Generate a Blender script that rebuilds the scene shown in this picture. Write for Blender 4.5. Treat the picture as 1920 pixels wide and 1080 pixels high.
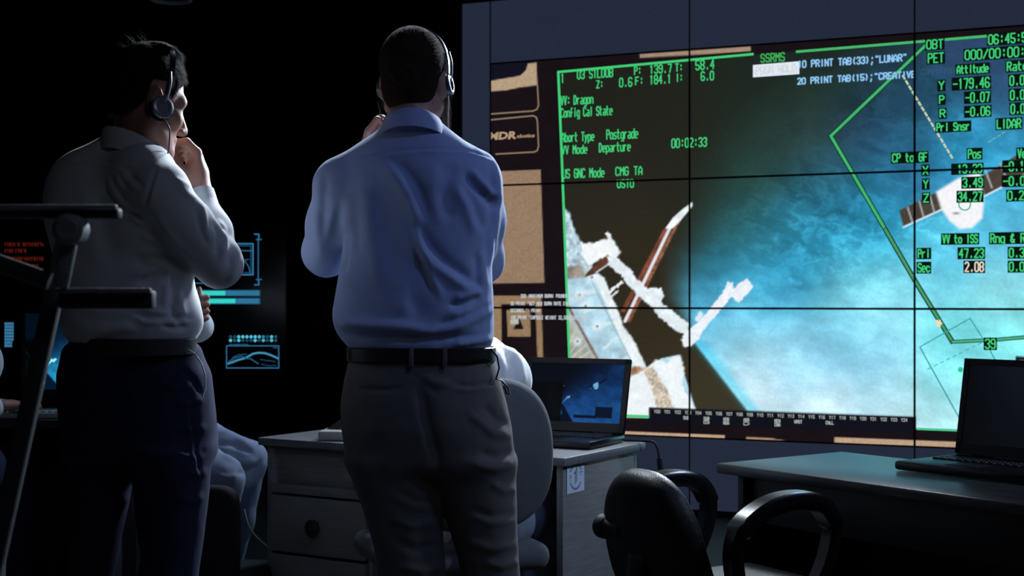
import bpy, bmesh, math, random
import numpy as np
from mathutils import Vector, Matrix
for _o in list(bpy.data.objects): bpy.data.objects.remove(_o)
SC = bpy.context.scene
COL = SC.collection
random.seed(4); RNG = np.random.default_rng(7)
# ------------------------------------------------------------------ camera, world, lights, exposure
F, CX, HY, H = 2667.0, 960.0, 560.0, 1.2          # 50 mm lens; horizon row and eye height measured from the photograph
cam = bpy.data.cameras.new('camera'); cam.lens = 50.0; cam.sensor_width = 36.0; cam.sensor_fit = 'HORIZONTAL'
cam.shift_y = (HY - 540.0) / 1920.0
cam.dof.use_dof = True; cam.dof.focus_distance = 3.5; cam.dof.aperture_fstop = 8.0
cam.clip_start = 0.05
co = bpy.data.objects.new('camera', cam); COL.objects.link(co)
co.location = (0, 0, H); co.rotation_euler = (math.pi/2, 0, 0); SC.camera = co
W = bpy.data.worlds.new('dark_room_world'); SC.world = W; W.use_nodes = True
W.node_tree.nodes['Background'].inputs[0].default_value = (0.010, 0.013, 0.022, 1)
W.node_tree.nodes['Background'].inputs[1].default_value = 0.25
SC.view_settings.view_transform = 'Standard'; SC.view_settings.look = 'None'
SC.view_settings.exposure = 0.0; SC.view_settings.gamma = 1.0; SC.view_settings.use_curve_mapping = False
try:
    SC.cycles.use_denoising = True; SC.cycles.max_bounces = 6; SC.cycles.sample_clamp_indirect = 4.0
except Exception: pass
def lamp(name, loc, target, power, color, sx, sy, spread=180):
    L = bpy.data.lights.new(name, 'AREA'); L.shape = 'RECTANGLE'; L.size = sx; L.size_y = sy
    L.energy = power; L.color = color; L.spread = math.radians(spread)
    o = bpy.data.objects.new(name, L); COL.objects.link(o); o.location = loc
    o.rotation_euler = (Vector(target) - Vector(loc)).to_track_quat('-Z', 'Y').to_euler()
    return o
lamp('ceiling_backlight', (-0.35, 5.3, 3.1), (-0.6, 3.4, 1.3), 15, (0.80, 0.90, 1.0), 0.4, 0.25, 70)
lamp('added_wall_key', (1.3, 6.2, 2.75), (-0.85, 3.3, 1.15), 27, (0.76, 0.87, 1.0), 0.4, 0.4, 56)  # unseen lamp added to strengthen the video wall's light on the white shirt
lamp('ceiling_blue_spot', (0.95, 2.1, 3.1), (0.08, 3.55, 1.35), 0.55, (0.28, 0.40, 1.0), 0.25, 0.25, 45)
lamp('added_blue_left', (0.35, 6.6, 2.9), (-1.05, 5.2, 0.8), 5.0, (0.55, 0.70, 1.0), 0.3, 0.3, 45)  # extra unseen lamp, put in to brighten the perched man's trousers
lamp('added_right_soft', (3.0, 3.3, 2.9), (0.35, 4.25, 0.65), 4.0, (0.55, 0.72, 1.0), 0.4, 0.4, 50)  # added lamp without a fixture, lifts the desk side and its sticker
lamp('added_soft_fill', (1.1, 0.9, 3.1), (-0.65, 3.45, 1.25), 1.7, (0.74, 0.82, 1.0), 1.1, 0.9, 110)  # added overhead fill for the standing men's backs, no fixture in the room

# ------------------------------------------------------------------ small helpers
def P(px, py, Y): return Vector(((px-CX)*Y/F, Y, H-(py-HY)*Y/F))
def lin(c):
    if isinstance(c, str):
        c = c.lstrip('#'); c = [int(c[i:i+2], 16)/255 for i in (0, 2, 4)]
    return tuple(x/12.92 if x <= .04045 else ((x+.055)/1.055)**2.4 for x in c)
def tag(o, label=None, cat=None, group=None, kind=None):
    if label: o['label'] = label
    if cat: o['category'] = cat
    if group: o['group'] = group
    if kind: o['kind'] = kind
    return o
def empty(name, loc=(0, 0, 0), rz=0.0):
    o = bpy.data.objects.new(name, None); COL.objects.link(o); o.location = loc; o.rotation_euler = (0, 0, rz)
    o.empty_display_size = .05
    return o
def link(name, me, m=None, parent=None):
    o = bpy.data.objects.new(name, me); COL.objects.link(o)
    if m is not None and not me.materials: me.materials.append(m)
    if parent is not None: o.parent = parent
    return o
def from_bm(name, bm, m, parent=None, smooth=True, angle=40):
    me = bpy.data.meshes.new(name); bmesh.ops.recalc_face_normals(bm, faces=bm.faces[:]); bm.to_mesh(me); bm.free()
    if smooth:
        for p in me.polygons: p.use_smooth = True
        try: me.set_sharp_from_angle(angle=math.radians(angle))
        except Exception: pass
    return link(name, me, m, parent)
def box(bm, c, s, bev=0.004, rot=None, seg=2):
    r = bmesh.ops.create_cube(bm, size=1.0); vs = r['verts']
    for v in vs: v.co = Vector((v.co.x*s[0], v.co.y*s[1], v.co.z*s[2]))
    if bev > 0:
        es = list({e for v in vs for e in v.link_edges})
        rr = bmesh.ops.bevel(bm, geom=es, offset=min(bev, min(s)*.45), segments=seg, affect='EDGES', profile=.5)
        vs = list({v for f in rr['faces'] for v in f.verts} | {v for v in vs if v.is_valid})
        vs = [v for v in vs if v.is_valid]
        todo, seen = vs[:], set(vs)
        while todo:
            v = todo.pop()
            for e in v.link_edges:
                w = e.other_vert(v)
                if w not in seen: seen.add(w); todo.append(w)
        vs = list(seen)
    M = Matrix.Translation(Vector(c)) @ (rot.to_4x4() if rot is not None else Matrix.Identity(4))
    for v in vs: v.co = M @ v.co
    return vs
def tube(bm, pts, r, seg=10, cap=True):
    pts = [Vector(p) for p in pts]; rs = r if isinstance(r, (list, tuple)) else [r]*len(pts)
    rings = []; prev = None
    for i, p in enumerate(pts):
        t = (pts[min(i+1, len(pts)-1)] - pts[max(i-1, 0)]).normalized()
        n = prev - t*prev.dot(t) if prev is not None else t.orthogonal()
        if n.length < 1e-6: n = t.orthogonal()
        n.normalize(); prev = n; b = t.cross(n)
        rings.append([bm.verts.new(p + (n*math.cos(a) + b*math.sin(a))*rs[i]) for a in [2*math.pi*k/seg for k in range(seg)]])
    for a, b in zip(rings, rings[1:]):
        for k in range(seg): bm.faces.new((a[k], a[(k+1) % seg], b[(k+1) % seg], b[k]))
    if cap: bm.faces.new(rings[0][::-1]); bm.faces.new(rings[-1])
def smooth_path(pts, n=8):
    pts = [Vector(p) for p in pts]; out = []
    for i in range(len(pts)-1):
        p0, p1, p2, p3 = pts[max(i-1, 0)], pts[i], pts[i+1], pts[min(i+2, len(pts)-1)]
        for k in range(n):
            t = k/n
            out.append(.5*((2*p1) + (p2-p0)*t + (2*p0-5*p1+4*p2-p3)*t*t + (3*p1-p0-3*p2+p3)*t**3))
    out.append(pts[-1]); return out
def lathe(bm, prof, seg=24, M=None):
    rings = []
    for (r, z) in prof:
        rings.append([bm.verts.new((M or Matrix.Identity(4)) @ Vector((r*math.cos(2*math.pi*k/seg), r*math.sin(2*math.pi*k/seg), z))) for k in range(seg)])
    for a, b in zip(rings, rings[1:]):
        for k in range(seg): bm.faces.new((a[k], a[(k+1) % seg], b[(k+1) % seg], b[k]))
    bm.faces.new(rings[0][::-1]); bm.faces.new(rings[-1])

# ------------------------------------------------------------------ materials (all node based)
def mat(name, base, rough=.6, metal=0.0, spec=.5, vary=.12, scale=30, bump=0.0, bscale=200, kind='noise', sheen=0.0, sss=0.0, coat=0.0, stretch=None):
    m = bpy.data.materials.new(name); m.use_nodes = True; nt = m.node_tree; N = nt.nodes; Lk = nt.links
    b = N['Principled BSDF']; b.inputs['Roughness'].default_value = rough; b.inputs['Metallic'].default_value = metal
    b.inputs['Specular IOR Level'].default_value = spec
    if sheen: b.inputs['Sheen Weight'].default_value = sheen; b.inputs['Sheen Roughness'].default_value = .4
    if sss:
        b.inputs['Subsurface Weight'].default_value = sss; b.inputs['Subsurface Radius'].default_value = (.012, .005, .003); b.inputs['Subsurface Scale'].default_value = 1.0
    if coat: b.inputs['Coat Weight'].default_value = coat; b.inputs['Coat Roughness'].default_value = .15
    tc = N.new('ShaderNodeTexCoord'); mp = N.new('ShaderNodeMapping'); Lk.new(tc.outputs['Object'], mp.inputs[0])
    if stretch: mp.inputs['Scale'].default_value = stretch
    tx = N.new('ShaderNodeTexNoise'); tx.inputs['Scale'].default_value = scale; tx.inputs['Detail'].default_value = 5
    Lk.new(mp.outputs[0], tx.inputs[0])
    mx = N.new('ShaderNodeMix'); mx.data_type = 'RGBA'
    c = base if not isinstance(base, str) else lin(base)
    mx.inputs[6].default_value = (*[x*(1-vary) for x in c], 1); mx.inputs[7].default_value = (*[min(1, x*(1+vary)) for x in c], 1)
    Lk.new(tx.outputs[0], mx.inputs[0]); Lk.new(mx.outputs[2], b.inputs['Base Color'])
    if bump:
        t2 = N.new('ShaderNodeTexNoise'); t2.inputs['Scale'].default_value = bscale; t2.inputs['Detail'].default_value = 3
        Lk.new(mp.outputs[0], t2.inputs[0]); bp = N.new('ShaderNodeBump'); bp.inputs['Strength'].default_value = bump; bp.inputs['Distance'].default_value = .004
        Lk.new(t2.outputs[0], bp.inputs['Height']); Lk.new(bp.outputs[0], b.inputs['Normal'])
    return m
def screen_mat(name, strength=1.0):
    m = bpy.data.materials.new(name); m.use_nodes = True; N = m.node_tree.nodes; Lk = m.node_tree.links
    b = N['Principled BSDF']; b.inputs['Base Color'].default_value = (.003, .003, .0035, 1); b.inputs['Roughness'].default_value = .6; b.inputs['Specular IOR Level'].default_value = .12
    a = N.new('ShaderNodeAttribute'); a.attribute_name = 'Col'
    tc = N.new('ShaderNodeTexCoord'); nz = N.new('ShaderNodeTexNoise'); nz.inputs['Scale'].default_value = 60; Lk.new(tc.outputs['Object'], nz.inputs[0])
    mr = N.new('ShaderNodeMapRange'); mr.inputs[1].default_value = .3; mr.inputs[2].default_value = .7; mr.inputs[3].default_value = .94; mr.inputs[4].default_value = 1.06
    Lk.new(nz.outputs[0], mr.inputs[0])
    v = N.new('ShaderNodeVectorMath'); v.operation = 'SCALE'; Lk.new(a.outputs['Color'], v.inputs[0]); Lk.new(mr.outputs[0], v.inputs['Scale'])
    Lk.new(v.outputs[0], b.inputs['Emission Color']); b.inputs['Emission Strength'].default_value = strength
    return m
def glow_mat(name, color, strength=1.0):
    m = bpy.data.materials.new(name); m.use_nodes = True; b = m.node_tree.nodes['Principled BSDF']
    b.inputs['Base Color'].default_value = (.005, .005, .005, 1)
    b.inputs['Emission Color'].default_value = (*lin(color), 1); b.inputs['Emission Strength'].default_value = strength
    return m
M = dict(
 floor=mat('grey_vinyl_floor', (.06, .06, .066), .6, vary=.25, scale=6, bump=.1, bscale=60),
 black=mat('black_painted_wall', (.006, .006, .007), .9, vary=.3, scale=3, spec=.1),
 blackp=mat('black_plastic', (.012, .012, .013), .35, bump=.05, bscale=400),
 matte=mat('matte_black_plastic', (.010, .010, .011), .6),
 gloss=mat('glossy_black_plastic', (.010, .010, .012), .22, spec=.6, bump=.03, bscale=120),
 leather=mat('black_leather', (.010, .010, .011), .42, spec=.35, bump=.25, bscale=350),
 greyfab=mat('grey_chair_fabric', (.115, .12, .13), .9, bump=.35, bscale=900, sheen=.1, spec=.1),
 darkfab=mat('dark_chair_fabric', (.02, .02, .022), .9, bump=.3, bscale=900, spec=.1),
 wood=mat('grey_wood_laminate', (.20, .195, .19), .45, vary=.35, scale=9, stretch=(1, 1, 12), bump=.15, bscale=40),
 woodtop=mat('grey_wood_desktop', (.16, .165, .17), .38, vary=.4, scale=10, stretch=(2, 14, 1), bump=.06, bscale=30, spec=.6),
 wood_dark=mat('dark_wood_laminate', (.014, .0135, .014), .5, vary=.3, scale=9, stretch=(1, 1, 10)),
 tabletop=mat('dark_worn_tabletop', (.045, .048, .052), .30, vary=.75, scale=7, stretch=(1.5, 5, 1), bump=.08, bscale=22, spec=.7),
 shirt1=mat('white_shirt_cotton', (.66, .68, .72), .85, vary=.03, bump=.10, bscale=1400, sheen=.15, spec=.15),
 shirt2=mat('light_blue_shirt_cotton', (.33, .41, .64), .8, vary=.03, bump=.10, bscale=1400, sheen=.1, spec=.2),
 shirt3=mat('white_shirt_linen', (.72, .72, .70), .85, vary=.03, bump=.1, bscale=1400, sheen=.1, spec=.15),
 navy=mat('navy_trouser_cloth', (.022, .026, .055), .9, vary=.1, bump=.12, bscale=1200, spec=.1),
 khaki=mat('grey_brown_chino_cloth', (.135, .125, .12), .88, vary=.08, bump=.15, bscale=1000, spec=.15),
 greytrs=mat('grey_blue_trouser_cloth', (.20, .23, .30), .88, vary=.08, bump=.12, bscale=1000, spec=.15),
 belt=mat('dark_brown_belt_leather', (.016, .011, .010), .4, bump=.2, bscale=300),
 beltg=mat('black_belt_leather', (.05, .05, .052), .35, bump=.15, bscale=300),
 skin=mat('skin', (.42, .22, .165), .5, vary=.08, scale=60, bump=.08, bscale=500, sss=.15),
 hair=mat('dark_brown_hair', (.012, .009, .007), .75, spec=.08, vary=.5, scale=120, bump=.6, bscale=300, stretch=(4, 4, 1)),
 hair2=mat('brown_hair', (.040, .027, .018), .8, spec=.06, vary=.5, scale=120, bump=.7, bscale=260, stretch=(1, 4, 4)),
 beard=mat('brown_beard', (.08, .05, .03), .8, spec=.1, vary=.4, scale=200),
 shoe=mat('black_shoe_leather', (.012, .011, .011), .35),
 steel=mat('dark_painted_metal', (.06, .064, .078), .6, metal=.1, spec=.3, vary=.2, bump=.08, bscale=150),
 steell=mat('worn_grey_metal', (.27, .29, .34), .6, metal=.0, spec=.3, vary=.35, scale=80, bump=.2, bscale=200),
 cupdark=mat('dark_blue_grey_plastic', (.06, .07, .10), .4, metal=.2),
 silver=mat('silver_plastic', (.35, .38, .44), .3, metal=.4),
 band=mat('dark_headband_metal', (.10, .10, .11), .25, metal=.8),
 cord=mat('black_cable_rubber', (.012, .012, .013), .5),
 cordw=mat('pale_cable_rubber', (.45, .46, .48), .5),
 pale=mat('pale_plastic', (.34, .33, .31), .5, vary=.1),
 white=mat('white_painted_metal', (.62, .66, .70), .5),
 paper=mat('white_sticker_paper', (.62, .68, .78), .6, vary=.05),
 ink=mat('dark_blue_ink', (.02, .03, .09), .6),
 inkl=mat('faded_blue_ink', (.10, .16, .30), .6),
 inkc=mat('tan_ink', (.40, .36, .30), .6),
 screen=screen_mat('lit_display', 1.0),
 key=mat('black_keycap', (.02, .02, .024), .45),
 off=mat('switched_off_screen', (.006, .006, .007), .25, vary=0, spec=.3),
)
# ------------------------------------------------------------------ implicit-surface modelling (for bodies, clothes, cushions)
def smin(a, b, k):
    if k <= 0: return np.minimum(a, b)
    h = np.maximum(k-np.abs(a-b), 0)/k
    return np.minimum(a, b) - h*h*k*.25
def smax(a, b, k): return -smin(-a, -b, k)
def A(v): return np.array(v, float)
def cap(a, b, ra, rb=None):
    a, b = A(a), A(b); rb = ra if rb is None else rb; ab = b-a; L2 = max(ab @ ab, 1e-12)
    def f(p):
        t = np.clip((p-a) @ ab/L2, 0, 1)
        q = p-a-t[:, None]*ab
        return np.sqrt((q*q).sum(1)) - (ra+(rb-ra)*t)
    return f
def ell(c, r, R=None):
    c, r = A(c), A(r); Rm = None if R is None else A(R)
    def f(p):
        q = p-c
        if Rm is not None: q = q @ Rm
        k0 = np.sqrt(((q/r)**2).sum(1)); k1 = np.sqrt(((q/(r*r))**2).sum(1))+1e-9
        return np.where(k0 < 1e-4, -r.min(), k0*(k0-1)/k1)
    return f
def rbox(c, h, rad, R=None):
    c, h = A(c), A(h); Rm = None if R is None else A(R)
    def f(p):
        q = p-c
        if Rm is not None: q = q @ Rm
        q = np.abs(q)-(h-rad)
        return np.sqrt((np.maximum(q, 0)**2).sum(1))+np.minimum(q.max(1), 0)-rad
    return f
def half(n, d):                                     # keeps n.p < d
    n = A(n)/np.linalg.norm(n)
    return lambda p: p @ n - d
def loft(secs, yaw=0.0, cap_k=.01):
    """secs: (z, cx, cy, a, b, n) from low to high; yaw turns the section clockwise seen from above"""
    s = A(sorted(secs)); zz = np.linspace(s[0, 0], s[-1, 0], 160); T = []
    for j in range(1, 6):
        y = np.interp(zz, s[:, 0], s[:, j]); k = np.ones(9)/9
        yp = np.concatenate([np.full(4, y[0])+(y[0]-y[4:0:-1]), y, np.full(4, y[-1])+(y[-1]-y[-2:-6:-1])])
        T.append(np.convolve(yp, k, 'valid'))
    c, sn = math.cos(yaw), math.sin(yaw); z0, z1 = zz[0], zz[-1]
    def f(p):
        z = p[:, 2]; cx, cy, a, b, n = [np.interp(z, zz, t) for t in T]
        dx, dy = p[:, 0]-cx, p[:, 1]-cy
        u = dx*c-dy*sn; v = dx*sn+dy*c
        r = ((np.abs(u)/a)**n+(np.abs(v)/b)**n)**(1/n)
        L = np.sqrt(u*u+v*v)
        d = np.where(r > .3, L*(1-1/np.maximum(r, .3)), -np.minimum(a, b)*.7)
        return smax(smax(d, z-z1, cap_k), z0-z, cap_k)
    return f
def xf(f, R, t):                                     # evaluate a primitive in its own turned frame
    R, t = A(R), A(t)
    return lambda p: f((p-t) @ R)
class SDF:
    def __init__(s): s.ops = []
    def add(s, f, k=.02): s.ops.append(('u', f, k)); return s
    def sub(s, f, k=.01): s.ops.append(('s', f, k)); return s
    def keep(s, f, k=.01): s.ops.append(('i', f, k)); return s
    def chain(s, pts, rs, k=.02):
        for i in range(len(pts)-1): s.add(cap(pts[i], pts[i+1], rs[i], rs[i+1]), k)
        return s
    def ev(s, p, act=None):
        d = np.full(len(p), 1e3)
        for i, (o, f, k) in enumerate(s.ops):
            if act is not None and not act[i]: continue
            v = f(p)
            d = smin(d, v, k) if o == 'u' else (smax(d, -v, k) if o == 's' else smax(d, v, k))
        return d
    def mesh(s, lo, hi, h, B=14):
        lo, hi = A(lo), A(hi); n = np.ceil((hi-lo)/(h*B)).astype(int); G = n*B+1
        val = np.full(G, 1.0, np.float32)
        ii = np.stack(np.meshgrid(*[np.arange(x) for x in n], indexing='ij'), -1).reshape(-1, 3)
        ctr = lo+(ii+.5)*B*h; R = B*h*.5*1.7321
        D = np.stack([f(ctr) for _, f, _ in s.ops]); dc = np.full(len(ctr), 1e3)
        for (o, f, k), v in zip(s.ops, D):
            dc = smin(dc, v, k) if o == 'u' else (smax(dc, -v, k) if o == 's' else smax(dc, v, k))
        ks = np.array([k for _, _, k in s.ops]); typ = [o for o, _, _ in s.ops]
        loc = np.stack(np.meshgrid(*[np.arange(B+1)]*3, indexing='ij'), -1).reshape(-1, 3)
        for bi in range(len(ctr)):
            i0 = ii[bi]*B; sl = tuple(slice(a, a+B+1) for a in i0)
            if abs(dc[bi]) > R*1.45+.01:
                val[sl] = np.where(val[sl] == 1.0, np.float32(1.0 if dc[bi] > 0 else -1.0), val[sl]) if dc[bi] > 0 else -1.0
                continue
            act = (D[:, bi] < R*1.45+ks+.02) | np.array([t == 'i' for t in typ])
            val[sl] = s.ev(lo+(i0+loc)*h, act).reshape(B+1, B+1, B+1).astype(np.float32)
        sg = val < 0
        c8 = [sg[a:G[0]-1+a, b:G[1]-1+b, c:G[2]-1+c] for a in (0, 1) for b in (0, 1) for c in (0, 1)]
        anyv = c8[0].copy(); allv = c8[0].copy()
        for x in c8[1:]: anyv |= x; allv &= x
        cells = np.argwhere(anyv & ~allv); dims = np.array(G)-1
        flat = (cells[:, 0]*dims[1]+cells[:, 1])*dims[2]+cells[:, 2]
        cv = np.stack([val[cells[:, 0]+a, cells[:, 1]+b, cells[:, 2]+c] for a in (0, 1) for b in (0, 1) for c in (0, 1)], 1).astype(float)
        off = A([(a, b, c) for a in (0, 1) for b in (0, 1) for c in (0, 1)])
        acc = np.zeros((len(cells), 3)); cnt = np.zeros(len(cells))
        for i in range(8):
            for j in range(i+1, 8):
                if np.abs(off[i]-off[j]).sum() != 1: continue
                m = (cv[:, i] < 0) != (cv[:, j] < 0); t = np.zeros(len(cells)); t[m] = cv[m, i]/(cv[m, i]-cv[m, j])
                acc[m] += off[i]+t[m, None]*(off[j]-off[i]); cnt[m] += 1
        V = lo+(cells+acc/cnt[:, None])*h
        Q = []
        for ax in range(3):
            o1, o2 = (ax+1) % 3, (ax+2) % 3
            a = [slice(None)]*3; b = [slice(None)]*3; a[ax] = slice(0, -1); b[ax] = slice(1, None)
            for o in (o1, o2): a[o] = slice(1, -1); b[o] = slice(1, -1)
            sa, sb = sg[tuple(a)], sg[tuple(b)]; e = np.argwhere(sa != sb); fl = sa[tuple(e.T)]
            e[:, o1] += 1; e[:, o2] += 1
            q = []
            for d1, d2 in ((-1, -1), (0, -1), (0, 0), (-1, 0)):
                c = e.copy(); c[:, o1] += d1; c[:, o2] += d2
                q.append(np.searchsorted(flat, (c[:, 0]*dims[1]+c[:, 1])*dims[2]+c[:, 2]))
            q = np.stack(q, 1); q[~fl] = q[~fl][:, ::-1]; Q.append(q)
        return V, np.concatenate(Q)
def relax(V, Q, it=2, lam=.5):
    E = np.concatenate([Q[:, [0, 1]], Q[:, [1, 2]], Q[:, [2, 3]], Q[:, [3, 0]]]); E = np.concatenate([E, E[:, ::-1]])
    cnt = np.bincount(E[:, 0], minlength=len(V))[:, None]
    for _ in range(it):
        S = np.stack([np.bincount(E[:, 0], V[E[:, 1], j], minlength=len(V)) for j in range(3)], 1)/np.maximum(cnt, 1)
        V = V+lam*(S-V)
    return V
def vnormals(V, Q):
    n = np.cross(V[Q[:, 2]]-V[Q[:, 0]], V[Q[:, 3]]-V[Q[:, 1]]); N = np.zeros_like(V)
    for j in range(4):
        for k in range(3): N[:, k] += np.bincount(Q[:, j], n[:, k], minlength=len(V))
    return N/(np.linalg.norm(N, axis=1, keepdims=True)+1e-12)
def np_mesh(name, V, Q, smooth=True):
    me = bpy.data.meshes.new(name); me.vertices.add(len(V)); me.vertices.foreach_set('co', np.ascontiguousarray(V, np.float32).ravel())
    k = Q.shape[1]; me.loops.add(len(Q)*k); me.loops.foreach_set('vertex_index', np.ascontiguousarray(Q, np.int32).ravel())
    me.polygons.add(len(Q)); me.polygons.foreach_set('loop_start', np.arange(0, len(Q)*k, k, dtype=np.int32))
    me.polygons.foreach_set('loop_total', np.full(len(Q), k, np.int32))
    if smooth: me.polygons.foreach_set('use_smooth', np.ones(len(Q), bool))
    me.update(calc_edges=True); me.validate(); return me
def project(V):
    return CX+V[:, 0]*F/V[:, 1], HY-(V[:, 2]-H)*F/V[:, 1]
def fold(V, N, lines):
    """press creases into cloth: (points, width, height, kind)"""
    px, py = project(V); front = np.clip(-(N*((V-A((0, 0, H)))/np.linalg.norm(V-A((0, 0, H)), axis=1, keepdims=True))).sum(1)*3, 0, 1)
    D = np.zeros(len(V))
    for pts, w, hgt, kind in lines:
        q = A(pts); seg = np.linalg.norm(np.diff(q, axis=0), axis=1); tot = seg.sum(); best = np.full(len(V), 1e9); sgn = np.zeros(len(V)); par = np.zeros(len(V)); cum = 0
        for i in range(len(q)-1):
            d = q[i+1]-q[i]; L = seg[i]; t = np.clip(((px-q[i, 0])*d[0]+(py-q[i, 1])*d[1])/(L*L), 0, 1)
            ex, ey = px-q[i, 0]-t*d[0], py-q[i, 1]-t*d[1]; dist = np.hypot(ex, ey); m = dist < best
            best[m] = dist[m]; sgn[m] = ((d[0]*ey-d[1]*ex)/L)[m]; par[m] = ((cum+t*L)/tot)[m]; cum += L
        g = np.exp(-(best/w)**2)*np.clip(np.minimum(par, 1-par)*5+.15, 0, 1)
        D += hgt*(g if kind == 'r' else g*sgn/w*1.6)
    return V+N*(D*front)[:, None]
def vnoise(x, y, seed=0):
    xi, yi = np.floor(x).astype(int), np.floor(y).astype(int); fx, fy = x-xi, y-yi; fx = fx*fx*(3-2*fx); fy = fy*fy*(3-2*fy)
    def hsh(a, b):
        n = (a*374761393+b*668265263+seed*982451653) & 0x7fffffff; n = ((n ^ (n >> 13))*1274126177) & 0x7fffffff
        return ((n ^ (n >> 16)) & 0xffff)/65535.
    return (hsh(xi, yi)*(1-fx)+hsh(xi+1, yi)*fx)*(1-fy)+(hsh(xi, yi+1)*(1-fx)+hsh(xi+1, yi+1)*fx)*fy
def fbm(x, y, o=5, seed=0):
    s = 0; a = .5; t = 0
    for i in range(o): s = s+a*vnoise(x*2**i+i*17.3, y*2**i-i*9.1, seed+i); t += a; a *= .55
    return s/t
def cloth_noise(V, N, amp, sc=14, seed=1):
    n = fbm(V[:, 0]*sc+V[:, 1]*sc*.7, V[:, 2]*sc*.6-V[:, 1]*sc*.4, 3, seed)-.5
    return V+N*(n*amp)[:, None]
def organic(name, S, lo, hi, h, m, parent=None, origin=(0, 0, 0), it=2, folds=None, noise=0, post=None):
    V, Q = S.mesh(lo, hi, h); V = relax(V, Q, it)
    if noise: V = cloth_noise(V, vnormals(V, Q), noise, seed=len(name))
    if folds: V = fold(V, vnormals(V, Q), folds); V = relax(V, Q, 1, .3)
    if post is not None: V = post(V, vnormals(V, Q))
    return link(name, np_mesh(name, V-A(origin), Q), m, parent), V, Q
def blades(V, N, count, length, width, flow, lift=.35, jitter=.4, sel=None):
    """short hair strands standing on a surface"""
    idx = np.arange(len(V)) if sel is None else np.flatnonzero(sel)
    idx = RNG.choice(idx, count); p, n = V[idx], N[idx]
    fl = flow(p) if callable(flow) else np.tile(A(flow), (count, 1))
    t = fl-(fl*n).sum(1, keepdims=True)*n; t /= np.linalg.norm(t, axis=1, keepdims=True)+1e-9
    d = t+n*lift+RNG.normal(0, jitter, (count, 3))*.5; d /= np.linalg.norm(d, axis=1, keepdims=True)
    L = length*RNG.uniform(.5, 1.2, (count, 1)); b = np.cross(d, n); b /= np.linalg.norm(b, axis=1, keepdims=True)+1e-9
    a0, a1 = p-b*width, p+b*width; mid = p+d*L*.55+n*L*.05; tip = p+d*L+t*L*.15
    VV = np.stack([a0, a1, mid+b*width*.6, mid-b*width*.6, tip], 1).reshape(-1, 3)
    k = np.arange(count)[:, None]*5
    T = np.concatenate([k+A([0, 1, 2]).astype(int), k+A([0, 2, 3]).astype(int), k+A([3, 2, 4]).astype(int)])
    return VV, T
def add_blades(o, VV, T, origin):
    me = bpy.data.meshes.new('strands'); me.from_pydata((VV-A(origin)).tolist(), [], T.tolist())
    bm = bmesh.new(); bm.from_mesh(o.data); bm.from_mesh(me); bm.to_mesh(o.data); bm.free(); bpy.data.meshes.remove(me)
def Rz(yaw, pitch=0.0, roll=0.0):
    """columns: right, forward, up of a frame turned clockwise by yaw, bowed down by pitch"""
    f = Vector((math.sin(yaw)*math.cos(pitch), math.cos(yaw)*math.cos(pitch), -math.sin(pitch)))
    r = Vector((math.cos(yaw), -math.sin(yaw), 0)); u = r.cross(f)
    if roll:
        q = Matrix.Rotation(roll, 3, f); r, u = q @ r, q @ u
    return np.array([r, f, u]).T
# ------------------------------------------------------------------ room shell
def slab(name, c, s, m, kind='structure'):
    bm = bmesh.new(); box(bm, (0, 0, 0), s, 0); o = from_bm(name, bm, m, smooth=False); o.location = c
    o['kind'] = kind; return o
slab('floor', (0, 4.0, -.05), (11.6, 13.6, .1), M['floor'])
slab('ceiling', (0, 4.0, 3.25), (11.6, 13.6, .1), M['black'])
slab('wall_back', (0, 10.75, 1.6), (11.6, .1, 3.2), M['black'])
slab('wall_left', (-5.75, 4.0, 1.6), (.1, 13.4, 3.2), M['black'])
slab('wall_right', (5.75, 4.0, 1.6), (.1, 13.4, 3.2), M['black'])
slab('wall_front', (0, -2.75, 1.6), (11.6, .1, 3.2), M['black'])
# partition carrying the dark screens, left of the video wall
slab('wall_partition', (-3.0, 9.55, 1.6), (5.2, .1, 3.2), M['black'])

# ------------------------------------------------------------------ video wall
U2 = np.array((.9177, -.3973)); U2 /= np.linalg.norm(U2); N2 = np.array((U2[1], -U2[0]))
PW, Y0 = 1.21, 7.878; X0 = (1293-CX)/F*Y0; Z1, Z2 = 1.864, 1.147; PH = Z1-Z2; ZT, ZB = Z1+PH, Z2-PH
WALL_RZ = math.atan2(U2[1], U2[0])
def wall_sz(px, py):
    dx = (np.asarray(px, float)-CX)/F; s = (dx*Y0-X0)/(U2[0]-dx*U2[1]); Y = Y0+U2[1]*s
    return s, H-(np.asarray(py, float)-HY)*Y/F
def wall_px(s, z):
    X, Y = X0+U2[0]*s, Y0+U2[1]*s
    return CX+X*F/Y, HY-(z-H)*F/Y
# --- what the wall shows, as a function of its measured raster
def sst(a, b, x): t = np.clip((x-a)/(b-a), 0, 1); return t*t*(3-2*t)
def poly_alpha(px, py, pts, soft=1.3):
    q = A(pts); out = np.zeros(px.shape); m = (px > q[:, 0].min()-6) & (px < q[:, 0].max()+6) & (py > q[:, 1].min()-6) & (py < q[:, 1].max()+6)
    if not m.any(): return out
    x, y = px[m], py[m]; ins = np.zeros(x.shape, bool); d = np.full(x.shape, 1e9)
    for i in range(len(q)):
        a, b = q[i], q[(i+1) % len(q)]; e = b-a
        c = ((a[1] > y) != (b[1] > y))
        with np.errstate(divide='ignore', invalid='ignore'): c &= x < (b[0]-a[0])*(y-a[1])/(b[1]-a[1]+1e-12)+a[0]
        ins ^= c
        t = np.clip(((x-a[0])*e[0]+(y-a[1])*e[1])/(e @ e+1e-9), 0, 1); d = np.minimum(d, np.hypot(x-a[0]-t*e[0], y-a[1]-t*e[1]))
    out[m] = sst(-soft, soft, np.where(ins, d, -d)); return out
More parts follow.
